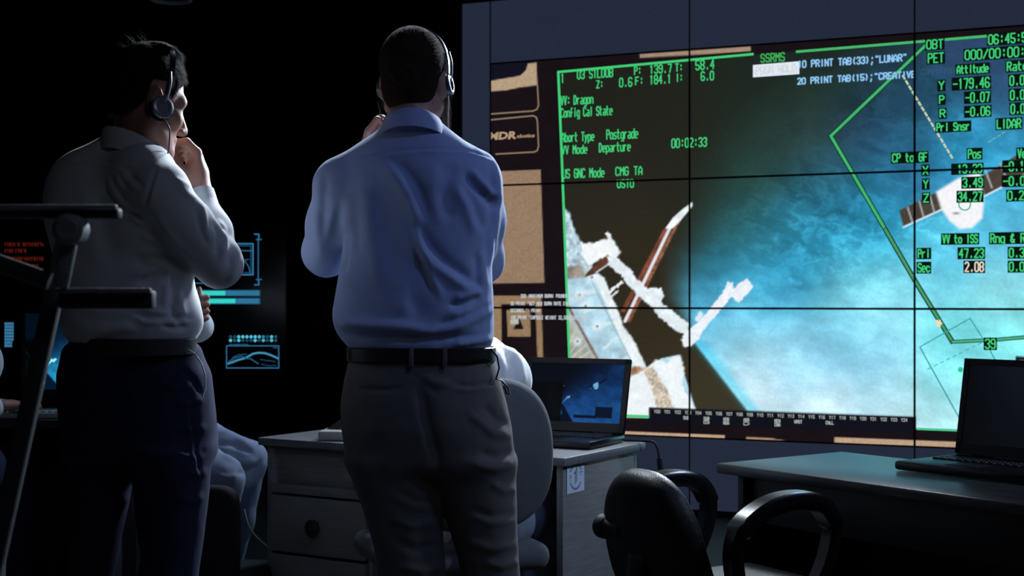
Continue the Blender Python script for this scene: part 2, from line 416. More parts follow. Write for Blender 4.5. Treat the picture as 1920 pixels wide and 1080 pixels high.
def line_alpha(px, py, pts, w, soft=1.2):
    d = np.full(px.shape, 1e9); q = A(pts)
    for a, b in zip(q, q[1:]):
        e = b-a; t = np.clip(((px-a[0])*e[0]+(py-a[1])*e[1])/(e @ e), 0, 1); d = np.minimum(d, np.hypot(px-a[0]-t*e[0], py-a[1]-t*e[1]))
    return sst(w/2+soft, w/2-soft, d)
SPACE = [((1100, 200), '#20201b'), ((1250, 250), '#22221b'), ((1400, 180), '#1e241e'), ((1150, 330), '#282620'), ((1200, 440), '#2e2a20'), ((1230, 520), '#2e291e'), ((1250, 620), '#332d20'), ((1330, 720), '#3a3628'), ((1450, 230), '#202e26'), ((1420, 300), '#22322a'), ((1500, 150), '#1c2622'), ((1300, 330), '#24261f')]
EARTH = [((1330, 420), '#26413f'), ((1420, 330), '#27443f'), ((1500, 250), '#2a3c3a'), ((1560, 180), '#22362f'), ((1640, 120), '#1f3440'), ((1620, 230), '#22405a'), ((1700, 200), '#265470'), ((1700, 300), '#2a6f94'),
 ((1850, 110), '#2b4566'), ((1900, 180), '#305a80'), ((1830, 270), '#2f93c0'), ((1900, 290), '#3aa6d0'), ((1550, 330), '#2a5a6c'), ((1400, 440), '#2c6a74'), ((1360, 500), '#2b7f9c'), ((1330, 570), '#4aa6cc'), ((1440, 520), '#3199c4'), ((1500, 420), '#2f8cae'),
 ((1600, 400), '#2c92bc'), ((1650, 470), '#2fa4c8'), ((1560, 480), '#2a8eb2'), ((1600, 545), '#7adcee'), ((1640, 575), '#a8eaf6'), ((1700, 540), '#8ae4f4'), ((1450, 590), '#4fbadf'), ((1370, 640), '#8ed2ea'), ((1420, 720), '#d6eef8'), ((1500, 680), '#86cfee'), ((1540, 760), '#d4eef8'), ((1450, 650), '#b4e2f4'),
 ((1600, 620), '#7ccdec'), ((1650, 700), '#92d8f2'), ((1690, 760), '#d2f2fa'), ((1780, 480), '#58c8ea'), ((1880, 430), '#5cc8ee'), ((1850, 540), '#9aeaf6'), ((1800, 620), '#78e4ec'), ((1760, 720), '#7adce8'), ((1780, 790), '#c0f0f6'), ((1900, 640), '#8aeef2'), ((2050, 500), '#6cd0ee'), ((2050, 250), '#3a9cc8'), ((2050, 720), '#b0eef4')]
def idw(px, py, pts, sig):
    num = np.zeros(px.shape+(3,)); den = np.zeros(px.shape)+1e-9
    for (x, y), c in pts:
        w = np.exp(-((px-x)**2+(py-y)**2)/(2*sig*sig))+1e-7/(1+((px-x)**2+(py-y)**2)/1e4)
        num += w[..., None]*A([int(c[i:i+2], 16)/255 for i in (1, 3, 5)]); den += w
    return num/den[..., None]
def picture(px, py, frame=True):
    sh = px.shape; wx = px+14*(fbm(px/60, py/60, 3, 31)-.5); wy = py+14*(fbm(px/60, py/60, 3, 41)-.5)
    sp = idw(wx, wy, SPACE, 70); ea = idw(wx, wy, EARTH, 46)
    n = fbm((px*.8+py*.45)/75, (py*.9-px*.35)/48, 6, 3); n2 = fbm((px*.8+py*.5)/26, (py-px*.4)/17, 5, 9)
    br = ea.mean(-1); g = (n-.47)*(.25+1.1*np.clip(br, 0, .6))*.62*np.clip(1.35-br, .3, 1)+(n2-.5)*.24*np.clip(br*1.3, .2, .8)*np.clip(1.5-br, .4, 1)
    sw = (1-np.abs(2*fbm((px+py*.5)/64+2*n, (py-px*.4)/40+2*n2, 4, 51)-1))**3; mid = np.exp(-((py-420)/110)**2)*np.exp(-((px-1560)/190)**2); up = np.exp(-((py-210)/90)**2)*np.exp(-((px-1720)/170)**2)
    g = g-(.34*(1-sw)-.12)*mid-(.24*(1-sw)-.08)*up
    ea = ea*(1+g[..., None]*1.05)+np.clip(g, 0, 1)[..., None]*A((.16, .12, .06))*1.6*np.clip((br-.25)*3, 0, 1)[..., None]
    bx = np.interp(py, [60, 90, 130, 200, 300, 400, 480, 560, 640, 785, 900], [1660, 1630, 1550, 1450, 1370, 1320, 1285, 1275, 1300, 1413, 1500])
    sf = np.interp(py, [100, 450, 560, 640, 900], [120, 60, 40, 4, 4])
    al = sst(-1, 1, (px-bx)/sf); c = sp*(1-al[..., None])+ea*al[..., None]
    rim = np.exp(-((px-bx-10)/14)**2)*(py > 640)*.4; c = c+rim[..., None]*(A((.15, .8, .95))-c)
    def over(a, col, nz=0.0, sd=0, sc=9):
        nonlocal c
        cc = A([int(col[i:i+2], 16)/255 for i in (1, 3, 5)])
        if nz: cc = cc*(1+nz*(fbm(px/sc, py/sc, 4, sd)-.5)[..., None]*2)
        c = c*(1-a[..., None])+cc*a[..., None]
    jx = px+5*(fbm(px/5, py/5, 2, 5)-.5); jy = py+5*(fbm(px/5, py/5, 2, 6)-.5)
    def glow(pts, w, k): over(line_alpha(jx, jy, pts, w, w*.5)*k, '#7a6a50')
    # truss and solar array mast
    over(poly_alpha(px, py, [(1244, 430), (1256, 428), (1186, 560), (1172, 585), (1163, 585)]), '#7a4634', .35, 2)
    over(poly_alpha(px, py, [(1264, 424), (1276, 414), (1225, 515), (1182, 604), (1172, 604)]), '#8a5844', .5, 4, 4)
    over(line_alpha(px, py, [(1256, 428), (1172, 602)], 6), '#e8e4ea')
    over(poly_alpha(px, py, [(1298, 379), (1299, 386), (1276, 414), (1262, 428), (1247, 429), (1262, 408), (1280, 392)]), '#eef4fa', .1)
    over(poly_alpha(px, py, [(1055, 520), (1112, 505), (1132, 520), (1146, 556), (1157, 580), (1166, 610), (1188, 640), (1212, 690), (1240, 672), (1275, 665), (1283, 700), (1305, 770), (1300, 800), (1050, 800)]), '#b2d6e6', .16, 11, 16)
    tanm = poly_alpha(px, py, [(1050, 580), (1068, 590), (1120, 680), (1150, 740), (1050, 800)], 12); over(tanm*.75, '#9c937e', .25, 13)
    ray = np.sin(np.arctan2(py-700, px-1040)*34+3*fbm(px/20, py/20, 2, 3)); over(tanm*np.clip(ray-.3, 0, 1)*.8, '#d8dcd8')
    rib = np.clip(np.sin((px*.5+py)*.16+4*fbm(px/40, py/40, 2, 8))-.75, 0, 1)*3*poly_alpha(px, py, [(1070, 520), (1110, 520), (1200, 700), (1170, 740)], 6); over(np.clip(rib, 0, .6), '#e4f4fa')
    over(line_alpha(px, py, [(1064, 572), (1090, 618), (1120, 672)], 5), '#8a6a60', .3)
    over(poly_alpha(jx, jy, [(1110, 512), (1134, 520), (1147, 556), (1158, 580), (1168, 610), (1190, 640), (1212, 690), (1195, 700), (1165, 640), (1140, 580)], 2), '#eaf4f8', .08, 21, 12)
    over(line_alpha(px, py, [(1108, 522), (1140, 590), (1186, 682)], 3)*.6, '#8aa6b0')
    for x, y in ((1087, 553), (1098, 574), (1120, 612), (1083, 640), (1110, 520)): over(np.exp(-((px-x)**2+(py-y)**2)/60.), '#eef8fc'); over(np.exp(-((px-x)**2+(py-y)**2)/5.), '#3a5260')
    over(poly_alpha(jx, jy, [(1055, 386), (1068, 400), (1076, 428), (1090, 452), (1106, 480), (1112, 502), (1102, 516), (1055, 524)], 2), '#b4cdd8', .35, 14, 7)
    over(poly_alpha(px, py, [(1062, 500), (1092, 496), (1098, 520), (1062, 524)], 3)*.8, '#8a7e70', .4)
    over(poly_alpha(px, py, [(1100, 512), (1142, 470), (1140, 492), (1120, 512), (1096, 520)], 1.5), '#5c382c', .3)
    over(line_alpha(px, py, [(1118, 511), (1146, 492)], 3), '#c8ccd0')
    over(poly_alpha(jx, jy, [(1088, 456), (1112, 456), (1134, 448), (1152, 452), (1163, 472), (1155, 488), (1140, 478), (1120, 490), (1104, 500), (1094, 480)], 2), '#f4f8fb', .06)
    over(poly_alpha(jx, jy, [(1135, 437), (1141, 433), (1156, 462), (1146, 468)]), '#eef4f8')
    over(line_alpha(jx, jy, [(1141, 549), (1166, 530)], 6), '#eef4f8'); over(line_alpha(jx, jy, [(1148, 556), (1158, 547)], 4), '#dfe8ee')
    # jointed arm
    over(poly_alpha(jx, jy, [(1138, 480), (1158, 484), (1172, 497), (1184, 505), (1192, 522), (1215, 540), (1240, 540), (1246, 556), (1240, 566), (1292, 608), (1290, 628), (1270, 622), (1236, 594), (1222, 576), (1200, 556), (1180, 537), (1160, 512), (1142, 498)]), '#e4eff5', .10, 16)
    over(poly_alpha(jx, jy, [(1277, 638), (1286, 622), (1300, 612), (1318, 594), (1340, 568), (1358, 544), (1364, 528), (1374, 530), (1377, 542), (1386, 530), (1400, 522), (1413, 538), (1400, 554), (1384, 567), (1372, 556), (1346, 588), (1326, 610), (1308, 638), (1296, 650), (1282, 649)]), '#eef3fb', .05)
    over(poly_alpha(jx, jy, [(1303, 600), (1312, 583), (1318, 590), (1310, 606)]), '#dfeaf6')
    # white blanket at the foot
    over(poly_alpha(jx, jy, [(1160, 728), (1185, 705), (1208, 692), (1232, 674), (1252, 680), (1262, 668), (1276, 668), (1284, 692), (1278, 722), (1296, 752), (1308, 772), (1216, 790), (1160, 790)], 3), '#edf5f8', .05, 17, 14)
    over(poly_alpha(jx, jy, [(1205, 690), (1224, 688), (1250, 730), (1264, 766), (1232, 766), (1222, 730)], 3)*.7, '#b8a288', .6, 18, 4)
    over(poly_alpha(jx, jy, [(1174, 692), (1200, 686), (1206, 694), (1180, 706)], 3), '#a87a58', .3)
    # capsule with two solar wings
    over(poly_alpha(px, py, [(1686, 395), (1755, 361), (1768, 391), (1694, 424)]), '#4a4239', .15); over(line_alpha(px, py, [(1694, 426), (1768, 392)], 3), '#e6eef6')
    over(poly_alpha(px, py, [(1836, 334), (1905, 292), (1945, 270), (1960, 300), (1906, 335), (1846, 366)]), '#4e443b', .15); over(line_alpha(px, py, [(1846, 368), (1906, 337), (1960, 303)], 3), '#e0e8f0')
    for a, b in (((1702, 389), (1711, 417)), ((1724, 378), (1732, 407)), ((1744, 368), (1752, 398)), ((1848, 320), (1860, 352)), ((1875, 306), (1888, 336))): over(line_alpha(px, py, [a, b], 2.6), '#b8c0c4')
    over(poly_alpha(px, py, [(1755, 360), (1797, 334), (1838, 322), (1845, 380), (1842, 410), (1822, 428), (1800, 430), (1780, 414), (1764, 390)], 4), '#f6f6fb')
    over(np.exp(-(((px-1793)/6)**2+((py-400)/2)**2)), '#707a70')
    if frame:
        d = A([int('#181116'[i:i+2], 16)/255 for i in (1, 3, 5)])
        gl = np.interp(py, [135, 781], [1047, 1073]); gt = np.interp(px, [1047, 1410, 1920, 2200], [135, 102, 62, 38]); gb = np.interp(px, [1073, 1217, 1718, 1800, 2200], [781, 784, 803, 807, 826])
        out = np.maximum(np.maximum(gl-px, gt-py), np.maximum(py-gb, px-2140)); a = sst(-1, 1, out); c = c*(1-a[..., None])+d*a[..., None]
        cx = 1+.25*(fbm(px/40, py/40, 3, 22)-.5); c = np.where((out > 0)[..., None], c*cx[..., None], c)
        T = '#a88f74'
        for q, col in (([(918, 152), (975, 142), (986, 132), (990, 119), (1006, 117), (1008, 160), (980, 163), (950, 169), (918, 172)], '#b49c80'), ([(918, 120), (986, 116), (984, 132), (974, 140), (918, 150)], '#121220'),
                       ([(918, 322), (1014, 318), (1021, 530), (918, 532)], '#957b64'), ([(918, 554), (1015, 555), (1019, 677), (1008, 677), (1004, 571), (940, 570), (941, 640), (918, 640)], '#94795c'),
                       ([(950, 581), (994, 581), (995, 631), (952, 631)], '#94795c'), ([(1199, 101), (1407, 87), (1408, 96), (1200, 109)], '#a58a76'),
                       ([(1150, 808), (1359, 816), (1359, 827), (1150, 818)], '#c2a286'), ([(1399, 819), (1442, 821), (1510, 833), (1450, 831), (1399, 828)], '#b08f72'), ([(1565, 820), (1790, 828), (2140, 843), (2140, 862), (1789, 845), (1565, 836)], '#bda083'),
                       ([(1217, 764), (1718, 781), (1718, 812), (1217, 794)], '#12121d'), ([(1904, 668), (2060, 674), (2060, 790), (1904, 786)], '#191820'), ([(1911, 675), (2052, 681), (2052, 700), (1911, 696)], '#a08870')):
            over(poly_alpha(px, py, q, 1.0), col, .10, 19, 3)
        over(poly_alpha(px, py, [(974, 596), (963, 617), (982, 617)], 1), '#15120f'); over(poly_alpha(px, py, [(957, 599), (972, 598), (973, 608), (957, 608)], 1), '#b9bcb8')
    return np.clip(c, 0, 1)
GREEN, DGREEN = '#41cf79', '#2f7d55'
OVER = []                                           # overlays: (points2d(s,z), faces, linear colour)
def o_line(pts, w, col):
    s, z = wall_sz(*zip(*pts)); q = np.stack([s, z], 1); w *= .00296
    V, Fc = [], []
    for a, b in zip(q, q[1:]):
        d = (b-a)/np.linalg.norm(b-a); n = np.array((-d[1], d[0]))*w/2; e = d*w*.3; k = len(V)
        V += [a-n-e, a+n-e, b+n+e, b-n+e]; Fc.append((k, k+1, k+2, k+3))
    OVER.append((np.array(V), Fc, lin(col)))
def o_poly(pts, col):
    s, z = wall_sz(*zip(*pts)); OVER.append((np.stack([s, z], 1), [tuple(range(len(pts)))], lin(col)))
TEXTS = []
def o_text(t, x0, x1, yt, yb, col=GREEN, boxed=False, off=0.0, sh=0.0, w=None):
    """text filling the raster box x0..x1, yt..yb (rows at its left end)"""
    TEXTS.append((t, x0, x1, yt, yb, col, boxed, w or (2.3 if yb-yt > 12 else 1.2)))
GLYPH = {k: v for k, v in (g.split('=', 1) for g in """0=10 30 41 45 36 16 05 01 10~1=15 26 20~2=05 16 36 45 44 00 40~3=05 16 36 45 44 33 23|33 42 41 30 10 01~4=30 36 02 42~5=46 06 03 33 42 41 30 10 01~6=45 36 16 05 01 10 30 41 42 33 03~7=06 46 20
8=13 04 05 16 36 45 44 33 13 02 01 10 30 41 42 33~9=01 10 30 41 45 36 16 05 04 13 43~A=00 04 26 44 40|02 42~B=00 06 36 45 44 33 03|33 42 41 30 00~C=45 36 16 05 01 10 30 41~D=00 06 26 44 42 20 00~E=40 00 06 46|03 33~F=00 06 46|03 33
G=45 36 16 05 01 10 30 41 43 23~H=00 06|40 46|03 43~I=20 26~J=01 10 30 41 46~K=00 06|46 02|13 40~L=06 00 40~M=00 06 23 46 40~N=00 06 40 46~O=10 30 41 45 36 16 05 01 10~P=00 06 36 45 44 33 03~R=00 06 36 45 44 33 03|23 40
S=45 36 16 05 04 13 33 42 41 30 10 01~T=06 46|26 20~U=06 01 10 30 41 46~V=06 20 46~W=06 10 23 30 46~X=00 46|06 40~Y=06 23 46|23 20~Z=06 46 00 40~a=14 34 43 40 10 01 12 42~b=06 00 30 41 43 34 04~c=43 34 14 03 01 10 30 41~d=46 40 10 01 03 14 44
e=02 42 43 34 14 03 01 10 30~f=10 15 26 36|03 33~g=44 14 03 01 10 40|44 4m 1m~i=20 24|25 26~l=26 20~n=00 04 34 43 40~o=10 30 41 43 34 14 03 01 10~p=0m 04 34 43 41 30 00~r=00 04|02 14 34~s=44 14 03 12 32 41 30 00~t=16 11 20 30|04 34~u=04 01 10 40|44 40~y=04 20|44 0m
:=21 22|24 25~.=20 21~-=03 43~/=00 46~"=15 16|35 36~(=36 24 22 30~)=16 24 22 10~;=24 25|21 1m~,=21 1m~&=40 04 15 26 35 13 02 01 10 20 42""".replace('\n', '~').split('~'))}
def lettering(t, x0, x1, yt, yb, w):
    """monospaced stroke letters as flat ribbons in wall coordinates"""
    (s0, zt), (_, zb), (s1, _) = wall_sz(x0, yt), wall_sz(x0, yb), wall_sz(x1, yt)
    n = len(t); tot = (n-1)*5.7+4; ux, uz = (s1-s0)/tot, (zt-zb)/6; w *= .00296/2; V, Fc = [], []
    for i, ch in enumerate(t):
        for st in GLYPH.get(ch, '').split('|'):
            q = [np.array((s0+(i*5.7+int(g[0]))*ux, zb+(-1.6 if g[1] == 'm' else int(g[1]))*uz)) for g in st.split()]
            for a, b in zip(q, q[1:]):
                d = (b-a)/np.linalg.norm(b-a); nn = np.array((-d[1], d[0]))*w; e = d*w*.7; k = len(V)
                V += [a-nn-e, a+nn-e, b+nn+e, b-nn+e]; Fc.append((k, k+1, k+2, k+3))
    return (s0, s1, zb, zt), np.array(V).reshape(-1, 2), Fc
def solid_letters(t, x0, x1, yt, yb, col, sh=.15):
    """heavy letters from the built-in typeface, for the mark on the dark card"""
    cu = bpy.data.curves.new('lettering', 'FONT'); cu.body = t; cu.resolution_u = 2; cu.offset = .04; cu.shear = sh; cu.fill_mode = 'FRONT'
    o = bpy.data.objects.new('lettering', cu); COL.objects.link(o); dg = bpy.context.evaluated_depsgraph_get(); dg.update()
    me = bpy.data.meshes.new_from_object(o.evaluated_get(dg)); v = np.zeros(len(me.vertices)*3); me.vertices.foreach_get('co', v); v = v.reshape(-1, 3)[:, :2]
    fc = [tuple(p.vertices) for p in me.polygons]; bpy.data.meshes.remove(me); bpy.data.objects.remove(o); bpy.data.curves.remove(cu)
    (s0, zt), (_, zb), (s1, _) = wall_sz(x0, yt), wall_sz(x0, yb), wall_sz(x1, yt); q = (v-v.min(0))/np.ptp(v, axis=0)
    OVER.append((np.stack([s0+(s1-s0)*q[:, 0], zb+(zt-zb)*q[:, 1]], 1), fc, lin(col)))
YB = '#05080a'
# green frame of the feed
o_line([(1047, 135), (1053, 280), (1062, 520), (1072, 781)], 5, GREEN)
o_line([(1047, 135), (1412, 101.5)], 4.5, GREEN); o_line([(1494, 97), (1920, 62), (2140, 43)], 4.5, '#46b86c')
o_line([(1160, 779), (1216, 781)], 5, GREEN); o_line([(1720, 804), (1800, 807), (2140, 823)], 4, '#4cc490')
for w, c in ((9, '#12382a'), (5, '#43b56c')):
    o_line([(1741, 80), (1558, 255), (1660, 430)], w, c)
for w, c in ((9, '#163a36'), (4.5, '#4a9a68')):
    o_line([(1660, 430), (1718, 530), (1786, 641)], w, c)
for w, c in ((7, '#1d6a58'), (3, '#58b088')): o_line([(1786, 641), (1846, 638)], w, c); o_line([(1868, 637), (1925, 632), (2140, 618)], w, c)
def dash(a, b, n, w, col, fr=.6):
    a, b = A(a), A(b)
    for i in range(n): o_line([tuple(a+(b-a)*i/n), tuple(a+(b-a)*(i+fr)/n)], w, col)
dash((1693, 142), (1788, 300), 16, 3.4, '#c4d4b4'); dash((1853, 267), (1888, 245), 4, 2, '#6fb4b0')
o_line([(1726, 650), (1819, 597), (1842, 633)], 2, '#2fa7a0'); o_line([(1725, 651), (1800, 786)], 2.2, '#2f9c94'); o_line([(1856, 656), (1885, 712)], 2, '#2fa7a0'); dash((1740, 692), (1846, 640), 9, 1.8, '#4cb4b4', .5)
o_poly([(1801+5*math.cos(a), 693+5*math.sin(a)) for a in np.linspace(0, 2*math.pi, 14)[:-1]], '#2fc496')
o_poly([(1760+r*math.cos(a), 606+r*math.sin(a)) for a, r in zip(np.linspace(0, 2*math.pi, 13)[:-1], [8, 5]*6)], '#e8dcbc')
o_line([(1809+11*math.cos(a), 383+11*math.sin(a)) for a in np.linspace(-.3, math.pi+.3, 14)], 2.2, '#3fae80')
# rounded cards on the dark margin
o_line([(918, 214), (1000, 208), (1007, 205), (1010, 198), (1008, 160)], 3, '#8a745e'); o_line([(918, 225), (1000, 217), (1006, 220), (1008, 228), (1010, 274), (1008, 282), (1002, 285), (930, 289)], 3, '#8a745e')
solid_letters('MDR', 916, 968, 248.5, 263, '#b09878'); solid_letters('obotics', 969, 1003, 252, 259, '#a08a6e', 0)
# status text
for a in (('03 S1L00B', 1083, 1149, 132.5, 148), ('P:', 1190, 1202, 126, 140), ('139.7', 1219, 1259, 123, 138), ('T:', 1267, 1280, 120, 134), ('58.4', 1305, 1339, 114, 131), ('Z:', 1119, 1131, 152, 165), ('0.6', 1162, 1185, 147, 163), ('F:', 1192, 1206, 145, 159),
          ('184.1', 1219, 1258, 142, 158), ('I:', 1268, 1280, 139, 153), ('6.0', 1315, 1338, 135, 151), ('1', 1053, 1057, 139, 155), ('VV: Dragon', 1052, 1112, 181, 197), ('Config Cal State', 1052, 1148, 204, 220), ('Abort Type', 1054, 1114, 250, 266), ('Postgrade', 1138, 1196, 244, 261),
          ('VV Mode', 1054, 1101, 274, 289), ('Departure', 1124, 1182, 269, 285), ('00:02:33', 1260, 1325, 261, 277), ('US GNC Mode', 1056, 1133, 318, 334), ('CMG TA', 1155, 1204, 314, 329), ('USTO', 1158, 1188, 338, 352)):
    o_text(*a, off=.012)
o_text('SSRMS', 1427, 1471, 102, 117, '#3fae58'); o_poly([(1412, 122), (1499, 115), (1499, 139), (1412, 145)], '#dfeaf6'); o_text('POSN HOLD', 1418, 1492, 126, 139, '#d2d6d6')
BLUE = '#8ec6f2'
o_text('10 PRINT TAB(33);"LUNAR"', 1497, 1700, 115, 127, BLUE, w=2.5); o_text('20 PRINT TAB(15);"CREATIVE', 1496, 1716, 147, 158, BLUE, w=2.5); o_text('COMPUTING', 1728, 1790, 130, 140, '#34567c')
for a in (('OBT', 1738, 1768, 76, 92), ('06:45:57', 1854, 1935, 66, 83), ('PET', 1741, 1769, 101, 118), ('000/00:00:00', 1810, 1945, 95, 112), ('Attitude', 1795, 1853, 124, 138), ('Rate', 1889, 1926, 117, 133), ('Y', 1761, 1770, 153, 168), ('-179.46', 1788, 1855, 149, 167), ('0.01', 1894, 1930, 143, 160),
          ('P', 1762, 1770, 180, 194), ('-0.07', 1811, 1855, 175, 192), ('0.00', 1895, 1930, 170, 187), ('R', 1763, 1772, 206, 220), ('-0.06', 1811, 1856, 202, 218), ('0.00', 1896, 1930, 196, 213), ('Pri Snsr', 1757, 1818, 232, 246), ('LIDAR', 1870, 1914, 225, 241), ('CP to GF', 1674, 1738, 289, 304), ('Pos', 1816, 1839, 281, 297), ('Vel', 1909, 1932, 280, 296),
          ('X', 1731, 1740, 312, 327), ('-13.23', 1787, 1841, 310, 325), ('-0.14', 1883, 1930, 304, 321), ('Y', 1732, 1740, 338, 353), ('3.49', 1806, 1842, 335, 351), ('-0.00', 1882, 1932, 332, 348), ('Z', 1732, 1741, 364, 379), ('34.27', 1797, 1841, 361, 377), ('0.29', 1890, 1930, 359, 375), ('VV to ISS', 1768, 1833, 441, 456), ('Rng & Rate', 1858, 1950, 439, 455),
          ('Pri', 1722, 1743, 468, 483), ('47.23', 1799, 1844, 467, 483), ('0.31', 1893, 1930, 466, 482), ('Sec', 1722, 1743, 494, 510), ('0.00', 1893, 1930, 492, 508), ('39', 1848, 1866, 636, 653)):
    o_text(*a, boxed=True, off=.008)
o_text('2.08', 1810, 1844, 492, 509, '#e8d8c4', True)
for a in (('200 (MAXIMUM BURN) POUNDS PER SECOND."', 977, 1110, 552, 558), ('90 PRINT "SET NEW BURN RATE EVERY 10', 958, 1085, 566, 572), ('SECONDS.": PRINT', 958, 1014, 579, 585), ('100 PRINT "CAPSULE WEIGHT 32,500 LBS; FUEL', 958, 1103, 592, 598)): o_text(*a, col='#c4ccd4', off=.02)
for i in range(25): x = 1232+i*19.3; y = 768+(x-1217)*.0345; o_text('Y%02d' % i, x-5, x+6, y, y+5.5, '#9aa29c', w=1.2)
for x, w in ((1287, ['SUB']), (1325, ['SUB', 'CCA']), (1362, ['AOG', 'NUA']), (1400, ['AOG', 'D']), (1458, ['MEN', 'CNA']), (1497, ['UMST']), (1556, ['CALL'])):
    for k, t in enumerate(w): y = 768+(x-1217)*.0345+10+k*7; o_text(t, x-(5 if len(t) < 4 else 7), x+(5 if len(t) < 4 else 7), y, y+5.5, '#aab4ae', off=.02)
for txt, x0, x1, yt, yb, col, boxed, w in TEXTS:
    (s0, s1, zb, zt), v, fc = lettering(txt, x0, x1, yt, yb, w)
    if boxed:
        e = .009; OVER.append((np.array([(s0-e, zb-e), (s1+e, zb-e), (s1+e, zt+e), (s0-e, zt+e)]), [(0, 1, 2, 3)], lin('#081410')))
    OVER.append((v, fc, lin(col)))
def clip_overlay(v, fc, b, lay):
    s0, s1, z0, z1 = b
    if v[:, 0].max() <= s0 or v[:, 0].min() >= s1 or v[:, 1].max() <= z0 or v[:, 1].min() >= z1: return None
    bm = bmesh.new(); vs = [bm.verts.new((p[0], lay, p[1])) for p in v]
    for f in fc:
        try: bm.faces.new([vs[i] for i in f])
        except ValueError: pass
    if v[:, 0].min() < s0 or v[:, 0].max() > s1 or v[:, 1].min() < z0 or v[:, 1].max() > z1:
        for co_, no in (((s0, 0, 0), (-1, 0, 0)), ((s1, 0, 0), (1, 0, 0)), ((0, 0, z0), (0, 0, -1)), ((0, 0, z1), (0, 0, 1))):
            bmesh.ops.bisect_plane(bm, geom=bm.verts[:]+bm.edges[:]+bm.faces[:], plane_co=co_, plane_no=no, clear_outer=True)
    bmesh.ops.triangulate(bm, faces=bm.faces[:]); bm.verts.index_update()
    r = np.array([v_.co[:] for v_ in bm.verts]).reshape(-1, 3), [[v_.index for v_ in f.verts] for f in bm.faces]; bm.free(); return r
def color_mesh(name, V, faces, C, smooth=False):
    me = bpy.data.meshes.new(name); me.from_pydata(V.tolist(), [], faces); at = me.attributes.new('Col', 'FLOAT_COLOR', 'POINT')
    at.data.foreach_set('color', np.concatenate([C, np.ones((len(C), 1))], 1).astype(np.float32).ravel()); return me
def l_arr(c): return np.where(c <= .04045, c/12.92, ((c+.055)/1.055)**2.4)
SEAM = .0058
PANEL_LABEL = {(0, 0): 'video wall tile showing green status text beside tan cards', (1, 0): 'video wall tile showing the white SSRMS box and blue program lines', (2, 0): 'video wall tile showing green attitude and rate numbers',
 (0, 1): 'video wall tile showing white truss and brown mast behind blue shirt', (1, 1): 'video wall tile showing robot arm tip and long green line over blue clouds', (2, 1): 'video wall tile showing the winged capsule and range numbers',
 (0, 2): 'video wall tile behind the glowing laptop showing white blanket structure', (1, 2): 'video wall tile showing pale clouds above the row of tiny codes', (2, 2): 'video wall tile behind the black laptop showing number 39'}
for i in range(3):
    for j in range(3):
        s0, s1 = (i-1)*PW, i*PW; z1 = ZT-j*PH; z0 = z1-PH
        ox, oy = X0+U2[0]*(s0+s1)/2, Y0+U2[1]*(s0+s1)/2
        root = empty('display_panel', (ox, oy, z0), WALL_RZ); tag(root, PANEL_LABEL[(i, j)], 'display panel', 'tiles of the video wall')
        bm = bmesh.new(); box(bm, (0, .06, PH/2), (PW-.001, .116, PH-.001), .001, seg=1); from_bm('housing', bm, M['matte'], root, smooth=False)
        b = (s0+SEAM, s1-SEAM, z0+SEAM, z1-SEAM); nx, nz = (190 if i < 2 else 210), 116
        gs, gz = np.meshgrid(np.linspace(b[0], b[1], nx), np.linspace(b[2], b[3], nz), indexing='ij'); px, py = wall_px(gs, gz)
        C = l_arr(picture(px, py)).reshape(-1, 3); V = np.stack([gs.ravel(), np.full(gs.size, -.0015), gz.ravel()], 1)
        k = (np.arange(nx-1)[:, None]*nz+np.arange(nz-1)).ravel(); faces = np.stack([k, k+nz, k+nz+1, k+1], 1).tolist()
        Vs, Cs, n0 = [V], [C], len(V)
        for q, (v, fc, col) in enumerate(OVER):
            r = clip_overlay(v, fc, b, -.002-.00001*q)
            if r is None or not len(r[0]): continue
            Vs.append(r[0]); Cs.append(np.tile(col, (len(r[0]), 1))); faces += [[a+n0 for a in f] for f in r[1]]; n0 += len(r[0])
        V = np.concatenate(Vs); V[:, 0] -= (s0+s1)/2; V[:, 2] -= z0
        link('screen', color_mesh('screen', V, faces, np.concatenate(Cs)), M['screen'], root)
# blank tiles of the same wall, showing plain dark blue-grey
M['blank'] = screen_mat('lit_blank_display', 1.0)
def blank(s0, s1, z0, z1, lab):
    r = empty('display_panel', (X0+U2[0]*(s0+s1)/2, Y0+U2[1]*(s0+s1)/2, z0), WALL_RZ); tag(r, lab, 'display panel', 'tiles of the video wall')
    w, h = s1-s0, z1-z0; bm = bmesh.new(); box(bm, (0, .06, h/2), (w-.001, .116, h-.001), .001, seg=1); from_bm('housing', bm, M['matte'], r, smooth=False)
    gx, gz = np.meshgrid(np.linspace(-w/2+.004, w/2-.004, 30), np.linspace(.004, h-.004, 16), indexing='ij'); k = (np.arange(29)[:, None]*16+np.arange(15)).ravel()
    C = np.tile(lin('#232a3b'), (gx.size, 1))*(1+.12*(fbm(gx.ravel()*2+s0*3, gz.ravel()*2+z0, 3, 4)-.5))[:, None]
    link('screen', color_mesh('screen', np.stack([gx.ravel(), np.full(gx.size, -.0015), gz.ravel()], 1), np.stack([k, k+16, k+17, k+1], 1).tolist(), C), M['blank'], r)
for i, (up, dn) in enumerate((('above the green status text', 'behind the drawer desk'), ('above the blue program lines', 'behind the armchair'), ('above the attitude numbers', 'behind the worn table'))):
    blank((i-1)*PW, i*PW, ZT, 2.95, 'blank blue-grey video wall tile '+up); blank((i-1)*PW, i*PW, .03, ZB, 'blank blue-grey video wall tile near the floor '+dn)
blank(-PW-.186, -PW, .03, 2.95, 'tall narrow blank blue-grey video wall strip right of the bearded head')
